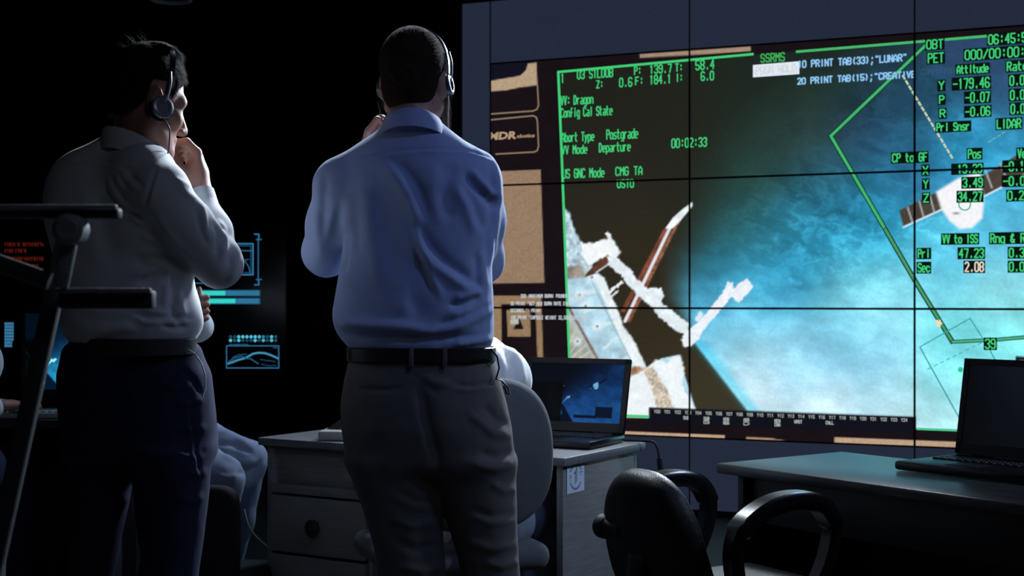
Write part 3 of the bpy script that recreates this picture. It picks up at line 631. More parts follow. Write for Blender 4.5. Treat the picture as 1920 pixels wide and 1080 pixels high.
def board(n, s0, s1, z0, z1, d=.10, front=0.0):
    bm = bmesh.new(); box(bm, (0, d/2, 0), (s1-s0-.002, d, z1-z0), .0015, seg=1); o = from_bm('trim_%d' % n, bm, M['matte'], smooth=False)
    o.location = (X0+U2[0]*(s0+s1)/2+N2[0]*front, Y0+U2[1]*(s0+s1)/2+N2[1]*front, (z0+z1)/2); o.rotation_euler = (0, 0, WALL_RZ); o['kind'] = 'structure'
board(1, -PW-.235, -PW-.186, 0, 2.98, .14, .02); board(2, -PW-.186, 2*PW, 0, .03); board(3, -PW-.186, 2*PW, 2.95, 2.98)
# ------------------------------------------------------------------ furniture and equipment
def part(name, m, parent, boxes, bev=.003, smooth=True):
    bm = bmesh.new()
    for b in boxes: box(bm, b[0], b[1], b[2] if len(b) > 2 else bev, b[3] if len(b) > 3 else None)
    return from_bm(name, bm, m, parent, smooth)
def pt(name, m, parent, paths, r, seg=10):
    bm = bmesh.new()
    for p in paths: tube(bm, p, r, seg)
    return from_bm(name, bm, m, parent, True, 60)
# drawer desk in the middle
DZ = .74
desk = empty('drawer_desk', (.144, 4.13, 0), math.radians(-31.5)); tag(desk, 'grey wooden drawer desk with a round white sticker on its side', 'desk')
part('desktop', M['woodtop'], desk, [((-.565, .25, DZ-.013), (1.17, .53, .026))], .005)
part('side_panel', M['wood'], desk, [((-.012, .25, .357), (.022, .48, .714))], .002)
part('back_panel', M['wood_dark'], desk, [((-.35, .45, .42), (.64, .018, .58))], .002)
part('drawer_cabinet', M['wood'], desk, [((-1.118, .25, .357), (.022, .48, .714)), ((-.70, .25, .357), (.02, .48, .714)), ((-.909, .47, .357), (.40, .018, .70)), ((-.909, .25, .03), (.40, .44, .05)),
   ((-.909, .012, .575), (.40, .02, .03)), ((-.909, .04, .645), (.40, .012, .12)), ((-.909, .25, .70), (.40, .44, .02))], .002)
for k, (z, hh) in enumerate(((.46, .185), (.265, .185), (.115, .09))):
    d = part('drawer', M['wood'], desk, [((-.909, .008, z), (.392, .02, hh)), ((-.909, .2, z), (.36, .36, hh*.8))], .003)
    if hh > .1:
        bm = bmesh.new(); lathe(bm, [(.010, 0), (.010, .012), (.026, .018), (.028, .028), (.020, .036), (.001, .038)], 20, Matrix.Translation((-.909, -.002, z)) @ Matrix.Rotation(math.pi/2, 4, 'X'))
        from_bm('knob', bm, M['matte'], d)
# sticker on the outer side of the desk
st = part('sticker', M['paper'], desk, [((.0006, .083, .675), (.0012, .105, .094))], 0, False); st['label'] = 'white sticker with a dark figure one inside a ring of lettering'
def flat(name, m, parent, polys, x):
    bm = bmesh.new()
    for q in polys: bm.faces.new([bm.verts.new((x, a, b)) for a, b in q])
    return from_bm(name, bm, m, parent, False)
def arc(r0, r1, a0, a1, cx=.083, cz=.675, k=5): return [(cx+r0*math.cos(a), cz+r0*math.sin(a)) for a in np.linspace(a0, a1, k)]+[(cx+r1*math.cos(a), cz+r1*math.sin(a)) for a in np.linspace(a1, a0, k)]
pl = []
for a0, a1 in ((.5, 2.75), (3.55, 5.85)):
    n_ = int((a1-a0)/.13)
    for i in range(n_): pl.append(arc(.033, .040, a0+i*.13, a0+i*.13+.095, k=3))
flat('ring_lettering', M['inkl'], st, pl+[[(.104, .684), (.126, .684), (.126, .6865), (.104, .6865)], [(.104, .677), (.120, .677), (.120, .679), (.104, .679)]], .0014)
flat('figure', M['ink'], st, [[(.079, .650), (.0825, .656), (.0825, .694), (.073, .685), (.073, .682), (.079, .684)], [(.0865, .655), (.090, .662), (.090, .706), (.0865, .700)]], .0015)
flat('emblem', M['inkc'], st, [[(.045, .684), (.054, .684), (.057, .676), (.050, .670), (.044, .675)], [(.046, .669), (.056, .669), (.051, .663)]], .0015)
# pale desk phone on the drawer desk
ph = empty('desk_phone', (-.535, 4.66, DZ+.001), math.radians(-5)); tag(ph, 'pale flat desk phone with dark handset on the drawer desk', 'phone')
part('base', M['pale'], ph, [((0, 0, .016), (.17, .15, .030))], .005)
part('keypad', M['silver'], ph, [((.02+.02*i, -.045+.02*j, .033), (.012, .012, .008)) for i in range(3) for j in range(4)], .002)
bm = bmesh.new(); q = [(-.075, .031), (-.04, .055), (.0, .066), (.03, .078), (.075, .06), (.08, .031)]
f0 = [bm.verts.new((x, .00, z)) for x, z in q]; f1 = [bm.verts.new((x, .065, z)) for x, z in q]
for a in range(len(q)): bm.faces.new((f0[a], f0[(a+1) % len(q)], f1[(a+1) % len(q)], f1[a]))
bm.faces.new(f0); bm.faces.new(f1[::-1]); from_bm('handset', bm, M['blackp'], ph, False)
# table on the right
tb = empty('worn_table', (.575, 3.98, 0), math.radians(-54.2)); tag(tb, 'dark worn table with glossy blue-lit top beside the armchair', 'table')
part('tabletop', M['tabletop'], tb, [((.75, .255, DZ-.014), (1.5, .52, .028))], .004)
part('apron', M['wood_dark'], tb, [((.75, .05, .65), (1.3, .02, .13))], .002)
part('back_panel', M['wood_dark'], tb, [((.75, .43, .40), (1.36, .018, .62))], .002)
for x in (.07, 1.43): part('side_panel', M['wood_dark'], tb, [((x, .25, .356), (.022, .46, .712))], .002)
# desk on the left
ld = empty('long_desk', (-2.05, 5.75, 0)); tag(ld, 'dark long desk under the left monitor, mostly behind the dark trousers', 'desk')
part('desktop', M['wood_dark'], ld, [((0, 0, DZ-.015), (1.5, .72, .03))], .004)
part('front_panel', M['matte'], ld, [((0, .25, .36), (1.4, .02, .70))], .002)
for x in (-.71, .71): part('side_panel', M['matte'], ld, [((x, 0, .362), (.03, .66, .72))], .003)
# white computer tower on the floor
def tower(x, y, lab, rz=0):
    t = empty('computer_tower', (x, y, 0), rz); tag(t, lab, 'computer')
    part('case', M['white'], t, [((0, 0, .225), (.19, .42, .43))], .006); part('front_bezel', M['silver'], t, [((0, -.216, .225), (.18, .014, .42))], .004)
    for sx in (-.07, .07): part('foot', M['blackp'], t, [((sx, 0, .006), (.03, .38, .012))], .002)
tower(-1.465, 5.61, 'white computer tower on the floor seen between the dark trouser legs')
tower(-1.858, 4.75, 'white computer tower on the floor at the far left edge')

# ---- laptops
def laptop(loc, yaw, w, d, lid_h, tilt, lab, pic=None, m=M['gloss']):
    r = empty('laptop', loc, -yaw); tag(r, lab, 'laptop')
    part('base', m, r, [((0, 0, .014), (w, d, .024))], .008)
    kb = []
    for j in range(5):
        nk = 15
        for i in range(nk): kb.append(((-w*.43+(i+.5)*w*.86/nk, -d*.02+j*d*.085, .0275), (w*.86/nk*.86, d*.07, .005)))
    bm = bmesh.new()
    for c, s in kb: box(bm, c, s, .0012, seg=1)
    from_bm('keyboard', bm, M['key'], r)
    part('touchpad', M['matte'], r, [((-.02, -d*.3, .0265), (w*.22, d*.24, .002))], .001)
    Rm = Matrix.Rotation(-tilt, 3, 'X'); hinge = Vector((0, d/2-.006, .026))
    def L(x, y, z): return hinge+Rm @ Vector((x, y, z))
    lid = part('lid', m, r, [(L(0, 0, lid_h/2), (w, .012, lid_h), .006, Rm)])
    bm = bmesh.new(); 
    fw = .018
    for c, s in (((0, -.0075, lid_h-fw/2-.001), (w-.004, .003, fw)), ((0, -.0075, fw*.9), (w-.004, .003, fw*1.6)), ((-w/2+fw/2+.002, -.0075, lid_h/2), (fw, .003, lid_h-.004)), ((w/2-fw/2-.002, -.0075, lid_h/2), (fw, .003, lid_h-.004))): box(bm, L(*c), s, .001, Rm, 1)
    from_bm('bezel', bm, M['matte'], lid)
    nx, nz = 170, 110; gx, gz = np.meshgrid(np.linspace(-w/2+fw, w/2-fw, nx), np.linspace(fw*1.8, lid_h-fw, nz), indexing='ij')
    V = np.array([L(x, -.0068, z)[:] for x, z in zip(gx.ravel(), gz.ravel())]); k = (np.arange(nx-1)[:, None]*nz+np.arange(nz-1)).ravel(); faces = np.stack([k, k+nz, k+nz+1, k+1], 1).tolist()
    u = (gx-gx.min())/np.ptp(gx); v = (gz.max()-gz)/np.ptp(gz)
    if pic is None:
        link('screen', np_mesh('screen', V, np.array(faces)), M['off'], lid)
    else:
        link('screen', color_mesh('screen', V, faces, l_arr(np.clip(pic(u, v), 0, 1)).reshape(-1, 3)), M['screen'], lid)
    for sx in (-.3, .3): pt('hinge', M['matte'], r, [[(sx*w-.03, d/2-.004, .026), (sx*w+.03, d/2-.004, .026)]], .008)
    return r
def small_feed(gain, x0=700, x1=2160, y0=66, y1=890):
    def f(u, v):
        px, py = x0+u*(x1-x0), y0+v*(y1-y0); c = picture(px, py, False)
        lum = c.mean(-1, keepdims=True); c = np.concatenate([lum**1.6*gain[0], lum**1.25*gain[1], lum**1.0*gain[2]], -1)
        hi = np.clip((lum-.86)*7, 0, 1)*(np.clip(1-(py-560)/60, 0, 1)[..., None])*((px[..., None] < 1860) & (px[..., None] > 1288)); c = c*(1-hi)+A((.60, .85, .95))*hi*gain[3]
        dk = sst(1300, 1270, px)*np.clip((py-300)/60, 0, 1); c *= (1-.93*dk)[..., None]
        for (a, b, p, q) in ((1500, 1860, 790, 830), (1835, 2105, 665, 820)):
            m = poly_alpha(px, py, [(a, p), (b, p), (b, q), (a, q)], 4); c = c*(1-m[..., None])+A((.02, .06, .14))*m[..., None]
        m = line_alpha(px, py, [(1835, 668), (2100, 668), (2100, 815)], 5, 4)*.5; c = c*(1-m[..., None])+A((.15, .4, .6))*m[..., None]
        return c
    return f
laptop((.133, 4.520, DZ), math.radians(28), .38, .265, .245, math.radians(14), 'open black laptop glowing blue on the drawer desk', small_feed((.10, .33, .58, .9), 700, 2240))
laptop((1.265, 3.735, DZ), math.radians(52), .42, .285, .27, math.radians(10), 'open laptop with dark screen on the worn table at right', None, M['blackp'])
# power cable of the lit laptop, over the desk corner and down
cb = pt('power_cable', M['cord'], None, [smooth_path([(.285, 4.60, DZ+.012), (.36, 4.56, DZ+.006), (.42, 4.52, DZ+.008), (.455, 4.505, DZ+.0), (.468, 4.50, DZ-.06), (.475, 4.50, DZ-.14), (.478, 4.50, .40), (.50, 4.52, .01)])], .004)
tag(cb, 'black power cable running from the glowing laptop over the desk corner', 'cable')
bm = bmesh.new(); tube(bm, [(.466, 4.50, DZ-.045), (.474, 4.50, DZ-.11)], .009, 12); from_bm('plug', bm, M['cord'], cb)

# ---- left monitor and keyboard
mo = empty('monitor', (-1.69, 5.72, DZ), math.radians(-4)); tag(mo, 'lit monitor with a blue feed on the left desk beside dark trousers', 'monitor')
part('housing', M['gloss'], mo, [((0, .02, .225), (.60, .035, .385))], .006)
part('stand', M['matte'], mo, [((0, .05, .06), (.08, .02, .12)), ((0, .03, .008), (.24, .16, .014))], .004)
nx, nz = 160, 100; gx, gz = np.meshgrid(np.linspace(-.275, .275, nx), np.linspace(.095, .40, nz), indexing='ij')
mf = small_feed((.14, .50, .62, 1.0), 1133, 2315, 70, 840)
C = mf((gx+.275)/.55, (.40-gz)/.305); k = (np.arange(nx-1)[:, None]*nz+np.arange(nz-1)).ravel()
link('screen', color_mesh('screen', np.stack([gx.ravel(), np.full(gx.size, .0015), gz.ravel()], 1), np.stack([k, k+nz, k+nz+1, k+1], 1).tolist(), l_arr(np.clip(C*1.45, 0, 1)).reshape(-1, 3)), M['screen'], mo)
bm = bmesh.new(); bmesh.ops.create_uvsphere(bm, u_segments=12, v_segments=8, radius=.0042)
pl_ = from_bm('power_light', bm, glow_mat('blue_led', '#9fd0ff', 4), mo); pl_.location = (-.125, .001, .062)
kbd = empty('keyboard', (-1.86, 5.52, DZ)); tag(kbd, 'pale computer keyboard in front of the left monitor', 'keyboard')
part('case', M['pale'], kbd, [((0, 0, .012), (.44, .15, .022))], .005)
part('keys', M['pale'], kbd, [((-.2+.025*i+.0125, -.055+.028*j, .0255), (.02, .022, .007)) for i in range(16) for j in range(5)], .0015)

# ---- dark wall screens on the partition, drawn from their measured rasters
YS = 9.455
def wall_screen(x0, x1, y0, y1, lab, draw):
    a, b = P(x0, y1, YS), P(x1, y0, YS); c = (a+b)/2
    r = empty('wall_screen', (c.x, 9.5, a.z)); tag(r, lab, 'screen')
    part('housing', M['gloss'], r, [((0, -.02, (b.z-a.z)/2), (b.x-a.x, .035, b.z-a.z))], .008)
    Vs, Fs, Cs, lay, nm = [], [], [], [0], ['graphics']
    def flush(nxt=None):
        if Vs: link(nm[0], color_mesh(nm[0], np.concatenate(Vs), [f for F_ in Fs for f in F_], np.concatenate(Cs)), M['screen'], r)
        Vs.clear(); Fs.clear(); Cs.clear(); nm[0] = nxt
    def quadpts(pts, col, k=1.0):
        n0 = sum(len(v) for v in Vs); lay[0] += 1
        Vs.append(np.array([(P(x, y, YS).x-c.x, -.0405-.00003*lay[0], P(x, y, YS).z-a.z) for x, y in pts])); Fs.append([tuple(range(n0, n0+len(pts)))]); Cs.append(np.tile(np.array(lin(col))*k, (len(pts), 1)))
    def ln(pts, w, col, k=1.0):
        q = A(pts)
        for i in range(len(q)-1):
            d = (q[i+1]-q[i])/np.linalg.norm(q[i+1]-q[i]); n = np.array((-d[1], d[0]))*w/2; e = d*w*.35
            quadpts([q[i]-n-e, q[i]+n-e, q[i+1]+n+e, q[i+1]-n+e], col, k)
    def dot(x, y, rr, col, k=1.0): quadpts([(x+rr*math.cos(t), y+rr*math.sin(t)) for t in np.linspace(0, 2*math.pi, 11)[:-1]], col, k)
    draw(quadpts, ln, dot, flush); flush()
def hud_right(qp, ln, dot, new):
    B = '#3a86b8'; new('gauge_graphic')
    ln([(330, 457), (474, 457), (474, 515), (330, 515)], 2.4, B, .8); ln([(330, 461), (470, 461), (470, 511), (455, 511)], 1.2, B, .4); ln([(450, 470), (474, 470)], 1.6, B, .6)
    ln([(454, 486), (460, 491), (466, 500), (469, 513)], 1.8, B, .5); ln([(458, 488), (466, 486)], 1.5, B, .5)
    ln([(477, 439), (485, 439), (485, 447)], 2.6, B, .6); ln([(484, 447), (484, 528)], 2.0, B, .55); ln([(480, 449), (490, 449)], 1.8, B, .6); ln([(480, 524), (490, 524)], 1.8, B, .6); ln([(485, 526), (485, 534), (477, 534)], 2.6, B, .6)
    ln([(330, 511), (385, 511)], 1.8, B, .6); ln([(330, 531), (402, 531)], 1.8, B, .6)
    for y0, xs in ((543.5, 422), (558.5, 441)):
        new('progress_bar')
        qp([(330, y0), (488, y0), (488, y0+12), (330, y0+12)], '#1d4a68'); qp([(332, y0+1.6), (485.5, y0+1.6), (485.5, y0+10.4), (332, y0+10.4)], '#2f7296'); qp([(332, y0+1.8), (xs, y0+1.8), (xs, y0+10.2), (332, y0+10.2)], '#34d2c2')
    new('indicator_lights')
    for r_, row in enumerate(([.15, .12, 1, 1, 1, 1, 1, .9, .4, .15, .9, .15], [1, .2, 1, .15, .12, .15, 1, .15, .8, .15, .95, .15])):
        for i, v in enumerate(row): dot(432+i*7.7, 631.5+r_*6.8, 3.0, '#5fd0f0', v*.85)
    new('curve_graphic')
    for x0, x1 in ((430, 436), (438, 452), (454, 465)): ln([(x0, 646), (x1, 646)], 1.6, B, .4)
    ln([(424.5, 648.5), (522.5, 648.5), (522.5, 690), (424.5, 690), (424.5, 648.5)], 1.6, B, .7); ln([(512, 652), (520, 652)], 1.6, B, .4)
    ln([(427, 682), (436, 679), (446, 675), (458, 672), (466, 668), (474, 663.5), (484, 661.5), (496, 662), (508, 666), (521, 672)], 3.4, '#4aa0c8', .75)
    ln([(429, 678), (440, 671), (452, 668), (462, 672), (470, 673), (478, 678), (484, 682)], 2.2, B, .4); ln([(436, 670), (448, 665), (462, 664)], 1.6, B, .3); ln([(488, 674), (500, 676), (516, 678)], 1.6, B, .25); ln([(490, 683), (505, 686), (518, 685)], 1.6, B, .2)
wall_screen(150, 537, 424, 708, 'dark wall screen with blue gauges and cyan progress bars', hud_right)
def hud_left(qp, ln, dot, new):
    new('red_text')
    for y, segs in ((458, ((9, 30), (32, 38), (42, 62), (64, 80))), (470, ((9, 26), (29, 42), (44, 48))), (485, ((9, 38), (41, 60), (62, 80))), (499, ((40, 52), (55, 72)))):
        for a, b in segs:
            x = a
            while x < b: ln([(x, y-3), (x, y+3)] if int(x) % 2 else [(x, y-3), (x+2, y+3)], 1.3, '#b03a26', .28); x += 3.6
    new('blue_list')
    for i in range(8):
        y = 607+i*5.9; x = 9.5; w = 26.5-i*.5
        while x < w: ln([(x, y-1.7), (x, y+1.7)], 1.9, '#4d9cd0', .75); x += 2.9 if int(x*7) % 5 else 4.4
wall_screen(-150, 132, 432, 700, 'dark wall screen with red text and a small blue list', hud_left)

# ---- hanging ring lamp
rl = empty('ring_lamp', (P(320, -14, 7.0).x, 7.0, P(320, -2, 7.0).z)); tag(rl, 'dark round ring lamp hanging from ceiling above the left man', 'lamp')
bm = bmesh.new(); tube(bm, [(.093*math.cos(a), .093*math.sin(a), 0) for a in np.linspace(0, 2*math.pi, 40)], .012, 10); from_bm('ring', bm, M['steell'], rl)
pt('stem', M['matte'], rl, [[(0, 0, 0), (0, 0, 3.2-rl.location.z)]], .006); pt('spoke', M['matte'], rl, [[(-.09, 0, 0), (.09, 0, 0)]], .004)

# ---- step ladder in the near foreground, out of focus
YL = 1.72
lad = empty('step_ladder', (P(20, 0, YL).x, YL, 0)); tag(lad, 'dark metal step ladder, blurred, at the left edge', 'ladder')
def LP(px, py, dy=0): return P(px, py, YL+dy)-Vector(lad.location)
def tread(x0, x1, y, th, name='tread', dep=.022):
    a, b = LP(x0, y), LP(x1, y); c = (a+b)/2
    t = part(name, M['steel'], lad, [((c.x, dep/2, c.z-th/2), (abs(b.x-a.x), dep, th), .003)])
    part('lit_nosing', M['steell'], t, [((c.x, -.004, c.z), (abs(b.x-a.x), .010, .0065), .002)])  # paler lip: the tread's lit top edge put into its colour
tread(-200, 221, 389, .013); tread(108, 285, 545, .022)
def bar(name, a, b, sx, sy, m=M['steel']):
    d = (b-a); L_ = d.length; rot = d.to_track_quat('Z', 'Y').to_matrix()
    part(name, m, lad, [((a+b)/2, (sx, sy, L_), .004, rot)])
low = LP(3, 1000, .03); top = LP(128, 428, .03); dirn = (low-top); kk = (0-(top.z+lad.location.z))/dirn.z
bar('rail', top, top+dirn*((-(top.z))/dirn.z*.999), .017, .022)
bar('rail', LP(134, 432, -.01), LP(112, 540, -.01), .012, .02, M['steell'])
bar('rail', LP(-170, 400, .02), Vector((LP(-330, 420, .3).x, .3, 0)), .020, .028)
bm = bmesh.new(); lathe(bm, [(.012, -.02), (.019, -.014), (.019, .014), (.012, .02)], 20, Matrix.Translation(LP(133, 431, -.012)) @ Matrix.Rotation(math.pi/2, 4, 'X')); from_bm('hinge', bm, M['steell'], lad)
pt('brace', M['steel'], lad, [[LP(-200, 420, .0), LP(-40, 480, .0), LP(95, 528, .0)]], .011, 14)

# ---- chairs
def star_base(root, seat_z, m, r=.29):
    pt('gas_column', m, root, [[(0, 0, .09), (0, 0, seat_z)]], .028, 14)
    for k in range(5):
        a = k*2*math.pi/5+.3; c, s = math.cos(a), math.sin(a)
        leg = pt('leg', m, root, [[(0, 0, .105), (r*.5*c, r*.5*s, .09), (r*c, r*s, .065)]], [.028, .022, .016])
        bm = bmesh.new(); lathe(bm, [(.02, -.02), (.026, -.016), (.026, .016), (.02, .02)], 14, Matrix.Translation((r*c, r*s, .0265)) @ Matrix.Rotation(a, 4, 'Z') @ Matrix.Rotation(math.pi/2, 4, 'X')); from_bm('caster', bm, m, leg)
def cushion(name, m, parent, c, h, rad, R, curve=0.0, h_=.008, ax=0):
    f0 = rbox((0, 0, 0), h, rad); Rm, c_ = A(R), A(c)
    def f(p):
        q = (p-c_) @ Rm; q = q.copy(); q[:, 1] += curve*(q[:, 0]**2); return f0(q)
    S = SDF().add(f, 0); e = np.linalg.norm(h)+.05
    return organic(name, S, c_-e, c_+e, h_, m, parent, (0, 0, 0), 2)[0]
# grey fabric office chair between the blue shirt and the glowing laptop
gc = empty('office_chair', (-.155, 4.05, 0), math.radians(20)); tag(gc, 'grey fabric office chair in front of the drawer desk', 'chair')
def pad(name, m, parent, c, w, hgt, th, tilt, p=2.8, dish=0.9, lumbar=.03, taper=.1, h_=.0075):
    """rounded, dished back cushion: half width w, half height hgt, half thickness th"""
    Rm = A([list(r) for r in Matrix.Rotation(tilt, 3, 'X')]); c_ = A(c); rd = th*.9
    def f(q):
        q = (q-c_) @ Rm; x, y, z = q[:, 0]/(1-taper*q[:, 2]/hgt), q[:, 1]-dish*q[:, 0]**2+lumbar*np.cos(np.clip(q[:, 2]/hgt, -1, 1)*1.5), q[:, 2]
        r = ((np.abs(x)/w)**p+(np.abs(z)/hgt)**p)**(1/p); L = np.sqrt(x*x+z*z); a = np.where(r > .3, L*(1-1/np.maximum(r, .3)), -min(w, hgt)*.7)+rd; b = np.abs(y)-th+rd
        return np.sqrt(np.maximum(a, 0)**2+np.maximum(b, 0)**2)+np.minimum(np.maximum(a, b), 0)-rd
    e = max(w, hgt)+.12
    return organic(name, SDF().add(f, 0), c_-e, c_+e, h_, m, parent, (0, 0, 0), 2)[0]
pad('backrest', M['greyfab'], gc, (0, -.20, .775), .215, .215, .03, math.radians(8), 2.7, .9, .03, .08)
cushion('seat', M['greyfab'], gc, (0, .08, .475), (.235, .23, .04), .038, np.eye(3))
part('back_bar', M['blackp'], gc, [((0, -.155, .55), (.06, .02, .22), .004, Matrix.Rotation(math.radians(-12), 3, 'X')), ((0, -.06, .435), (.06, .2, .02), .004)])
star_base(gc, .44, M['blackp'])
# black leather armchair with loop arms
bc = empty('armchair', (.49, 3.373, 0), math.radians(-59.5)); tag(bc, 'black leather office armchair with loop arms by the worn table', 'chair')
pad('backrest', M['leather'], bc, (0, -.175, .615), .172, .20, .035, math.radians(15), 2.5, .9, .03, .10)
cushion('seat', M['leather'], bc, (0, .06, .47), (.235, .235, .05), .045, np.eye(3))
def loop_arm(x):
    pts = smooth_path([(x, -.135, .59), (x, -.14, .645), (x, -.12, .695), (x, -.05, .735), (x, .03, .748), (x, .105, .735), (x, .145, .685), (x, .14, .63), (x, .11, .565), (x, .06, .505), (x, .0, .475), (x, -.055, .49), (x, -.11, .535), (x, -.135, .59)], 7)
    bm = bmesh.new(); n_ = len(pts)-1; rings = []
    for i in range(n_):
        t = (pts[(i+1) % n_]-pts[i-1]).normalized(); nr = Vector((1, 0, 0)).cross(t).normalized(); z = pts[i].z
        hw = .027 if z > .685 else .021; ht = .020 if z > .685 else .017
        rings.append([bm.verts.new(pts[i]+Vector((1, 0, 0))*a*hw+nr*b*ht) for a, b in ((-1, -.55), (-.75, -1), (.75, -1), (1, -.55), (1, .55), (.75, 1), (-.75, 1), (-1, .55))])
    for i in range(n_):
        a, b = rings[i], rings[(i+1) % n_]
        for k in range(8): bm.faces.new((a[k], a[(k+1) % 8], b[(k+1) % 8], b[k]))
    o = from_bm('armrest', bm, M['gloss'], bc, True, 50)
    part('arm_bracket', M['blackp'], o, [((x*.78, 0, .455), (abs(x)*.5, .07, .016), .003)])
loop_arm(-.225); loop_arm(.225)
part('back_bar', M['blackp'], bc, [((0, -.245, .50), (.06, .025, .24), .004, Matrix.Rotation(math.radians(-8), 3, 'X')), ((0, -.11, .41), (.06, .26, .02), .004)])
bm = bmesh.new(); lathe(bm, [(.022, 0), (.022, .055), (.026, .06), (.029, .065), (.029, .088), (.022, .096)], 18, Matrix.Translation((-.060, -.232, .66)) @ Matrix.Rotation(math.radians(-90), 4, 'Y')); from_bm('adjusting_knob', bm, M['matte'], bc)
star_base(bc, .43, M['blackp'])
# far-left chair, only its seat edge shows
fc = empty('office_chair', (-2.10, 5.28, 0), math.radians(8)); tag(fc, 'dark office chair at the far left edge under the seated arm', 'chair')
cushion('seat', M['darkfab'], fc, (0, .0, .425), (.24, .23, .045), .044, np.eye(3)); star_base(fc, .40, M['blackp'])
pad('backrest', M['darkfab'], fc, (0, -.27, .72), .20, .2, .03, math.radians(6))
# high stool of the perched man
hs = empty('high_stool', (-1.22, 5.12, 0)); tag(hs, 'black high stool with thick seat under the man in grey-blue trousers', 'stool')
cushion('seat', M['darkfab'], hs, (0, .02, .585), (.19, .19, .04), .039, np.eye(3))
part('pedestal', M['matte'], hs, [((.14, -.12, .275), (.10, .05, .53), .004), ((-.12, -.12, .275), (.05, .05, .53), .004), ((-.12, .14, .275), (.05, .05, .53), .004), ((.12, .14, .275), (.05, .05, .53), .004), ((0, 0, .53), (.30, .30, .03), .004)])
# dark low chair standing before the perched man
dc = empty('office_chair', (float(P(404, 0, 4.62).x), 4.66, 0), math.radians(-12)); tag(dc, 'black low chair in front of the grey-blue trouser shins', 'chair')
pad('backrest', M['darkfab'], dc, (0, -.10, .43), .115, .175, .03, math.radians(4), 5, .6, .0, -.06)
cushion('seat', M['darkfab'], dc, (0, .06, .28), (.16, .15, .035), .034, np.eye(3)); star_base(dc, .26, M['blackp'], .2)
# pale cable on the floor side of the drawer desk
cw = pt('pale_cable', M['cordw'], None, [smooth_path([tuple(P(458, 955, 4.72)), tuple(P(466, 985, 4.72)), tuple(P(480, 1006, 4.73)), tuple(P(505, 1030, 4.76)), tuple(P(520, 1060, 4.80)), (-.77, 4.84, .0)])], .0025, 8)
tag(cw, 'thin pale cable curving down beside the drawer desk', 'cable')
# ------------------------------------------------------------------ people
def head_sdf(S, c, R, sc=1.0, ears=True):
    """head in its own frame; sc scales right, forward, up"""
    s = 1.0; R = A(R)/A(sc)
    def ad(f, k=.015): S.add(xf(f, R, c), k)
    def sb(f, k=.008): S.sub(xf(f, R, c), k)
    ad(ell((0, -.012*s, .035*s), (.076*s, .097*s, .090*s)), .02)
    ad(ell((0, .025*s, -.035*s), (.062*s, .068*s, .085*s)), .03)
    for x in (-1, 1):
        ad(cap((.055*s*x, .0, -.062*s), (.016*s*x, .072*s, -.102*s), .022*s, .018*s), .03)
        ad(ell((.040*s*x, .066*s, -.030*s), (.022*s, .022*s, .022*s)), .02)
    ad(ell((0, .078*s, -.106*s), (.020*s, .018*s, .018*s)), .02)
    ad(cap((-.040*s, .074*s, .012*s), (.040*s, .074*s, .012*s), .015*s), .02)
    for x in (-1, 1): sb(ell((.031*s*x, .098*s, -.006*s), (.019*s, .018*s, .012*s)), .012)
    for x in (-1, 1): ad(ell((.031*s*x, .076*s, -.008*s), (.0125*s, .0125*s, .0115*s)), .003)
    ad(cap((0, .086*s, .006*s), (0, .114*s, -.040*s), .0085*s, .0125*s), .012)
    for x in (-1, 1): ad(ell((.011*s*x, .102*s, -.044*s), (.009*s, .010*s, .008*s)), .008)
    ad(ell((0, .088*s, -.068*s), (.024*s, .012*s, .0065*s)), .008); ad(ell((0, .087*s, -.080*s), (.020*s, .011*s, .007*s)), .008)
    sb(cap((-.020*s, .100*s, -.0742*s), (.020*s, .100*s, -.0742*s), .0022*s), .004)
    if ears:
        for x in (-1, 1):
            Re = Rz(x*.45); ad(ell((.080*s*x, -.014*s, -.012*s), (.009*s, .021*s, .033*s), Re), .008); ad(ell((.077*s*x, -.008*s, -.036*s), (.007*s, .011*s, .012*s), Re), .008)
            sb(ell((.092*s*x, -.008*s, -.008*s), (.010*s, .010*s, .017*s), Re), .005)
def hand_sdf(S, wrist, kn, across, curl, thumb, r=.0085, L=(.042, .026, .022), spread=1.0):
    """wrist: point; kn: centre of the knuckle row; across: unit vector index->little; curl: list of three bend directions per finger chain (unit vectors, two or three segments)"""
    w, kn, ac = A(wrist), A(kn), A(across)
    for i in range(4):
        k = kn+ac*(i-1.5)*.0195*spread
        S.add(cap(w+ac*(i-1.5)*.012, k, .016, .0115), .016)
        p = k; sc = (.95, 1.05, 1.0, .8)[i]
        for j, d in enumerate(curl[i]):
            d = A(d)/np.linalg.norm(d); q = p+d*L[j]*sc; S.add(cap(p, q, (.0100, .0090, .0082)[j]*(1 if i < 3 else .9), (.0090, .0082, .0070)[j]*(1 if i < 3 else .9)), .004); p = q
    p = A(thumb[0]); S.add(cap(w*.55+kn*.45*1.0, p, .018, .0135), .016)
    for j, q in enumerate(thumb[1:]):
        q = A(q); S.add(cap(p, q, (.0125, .0105)[min(j, 1)], (.0105, .0085)[min(j, 1)]), .004); p = q
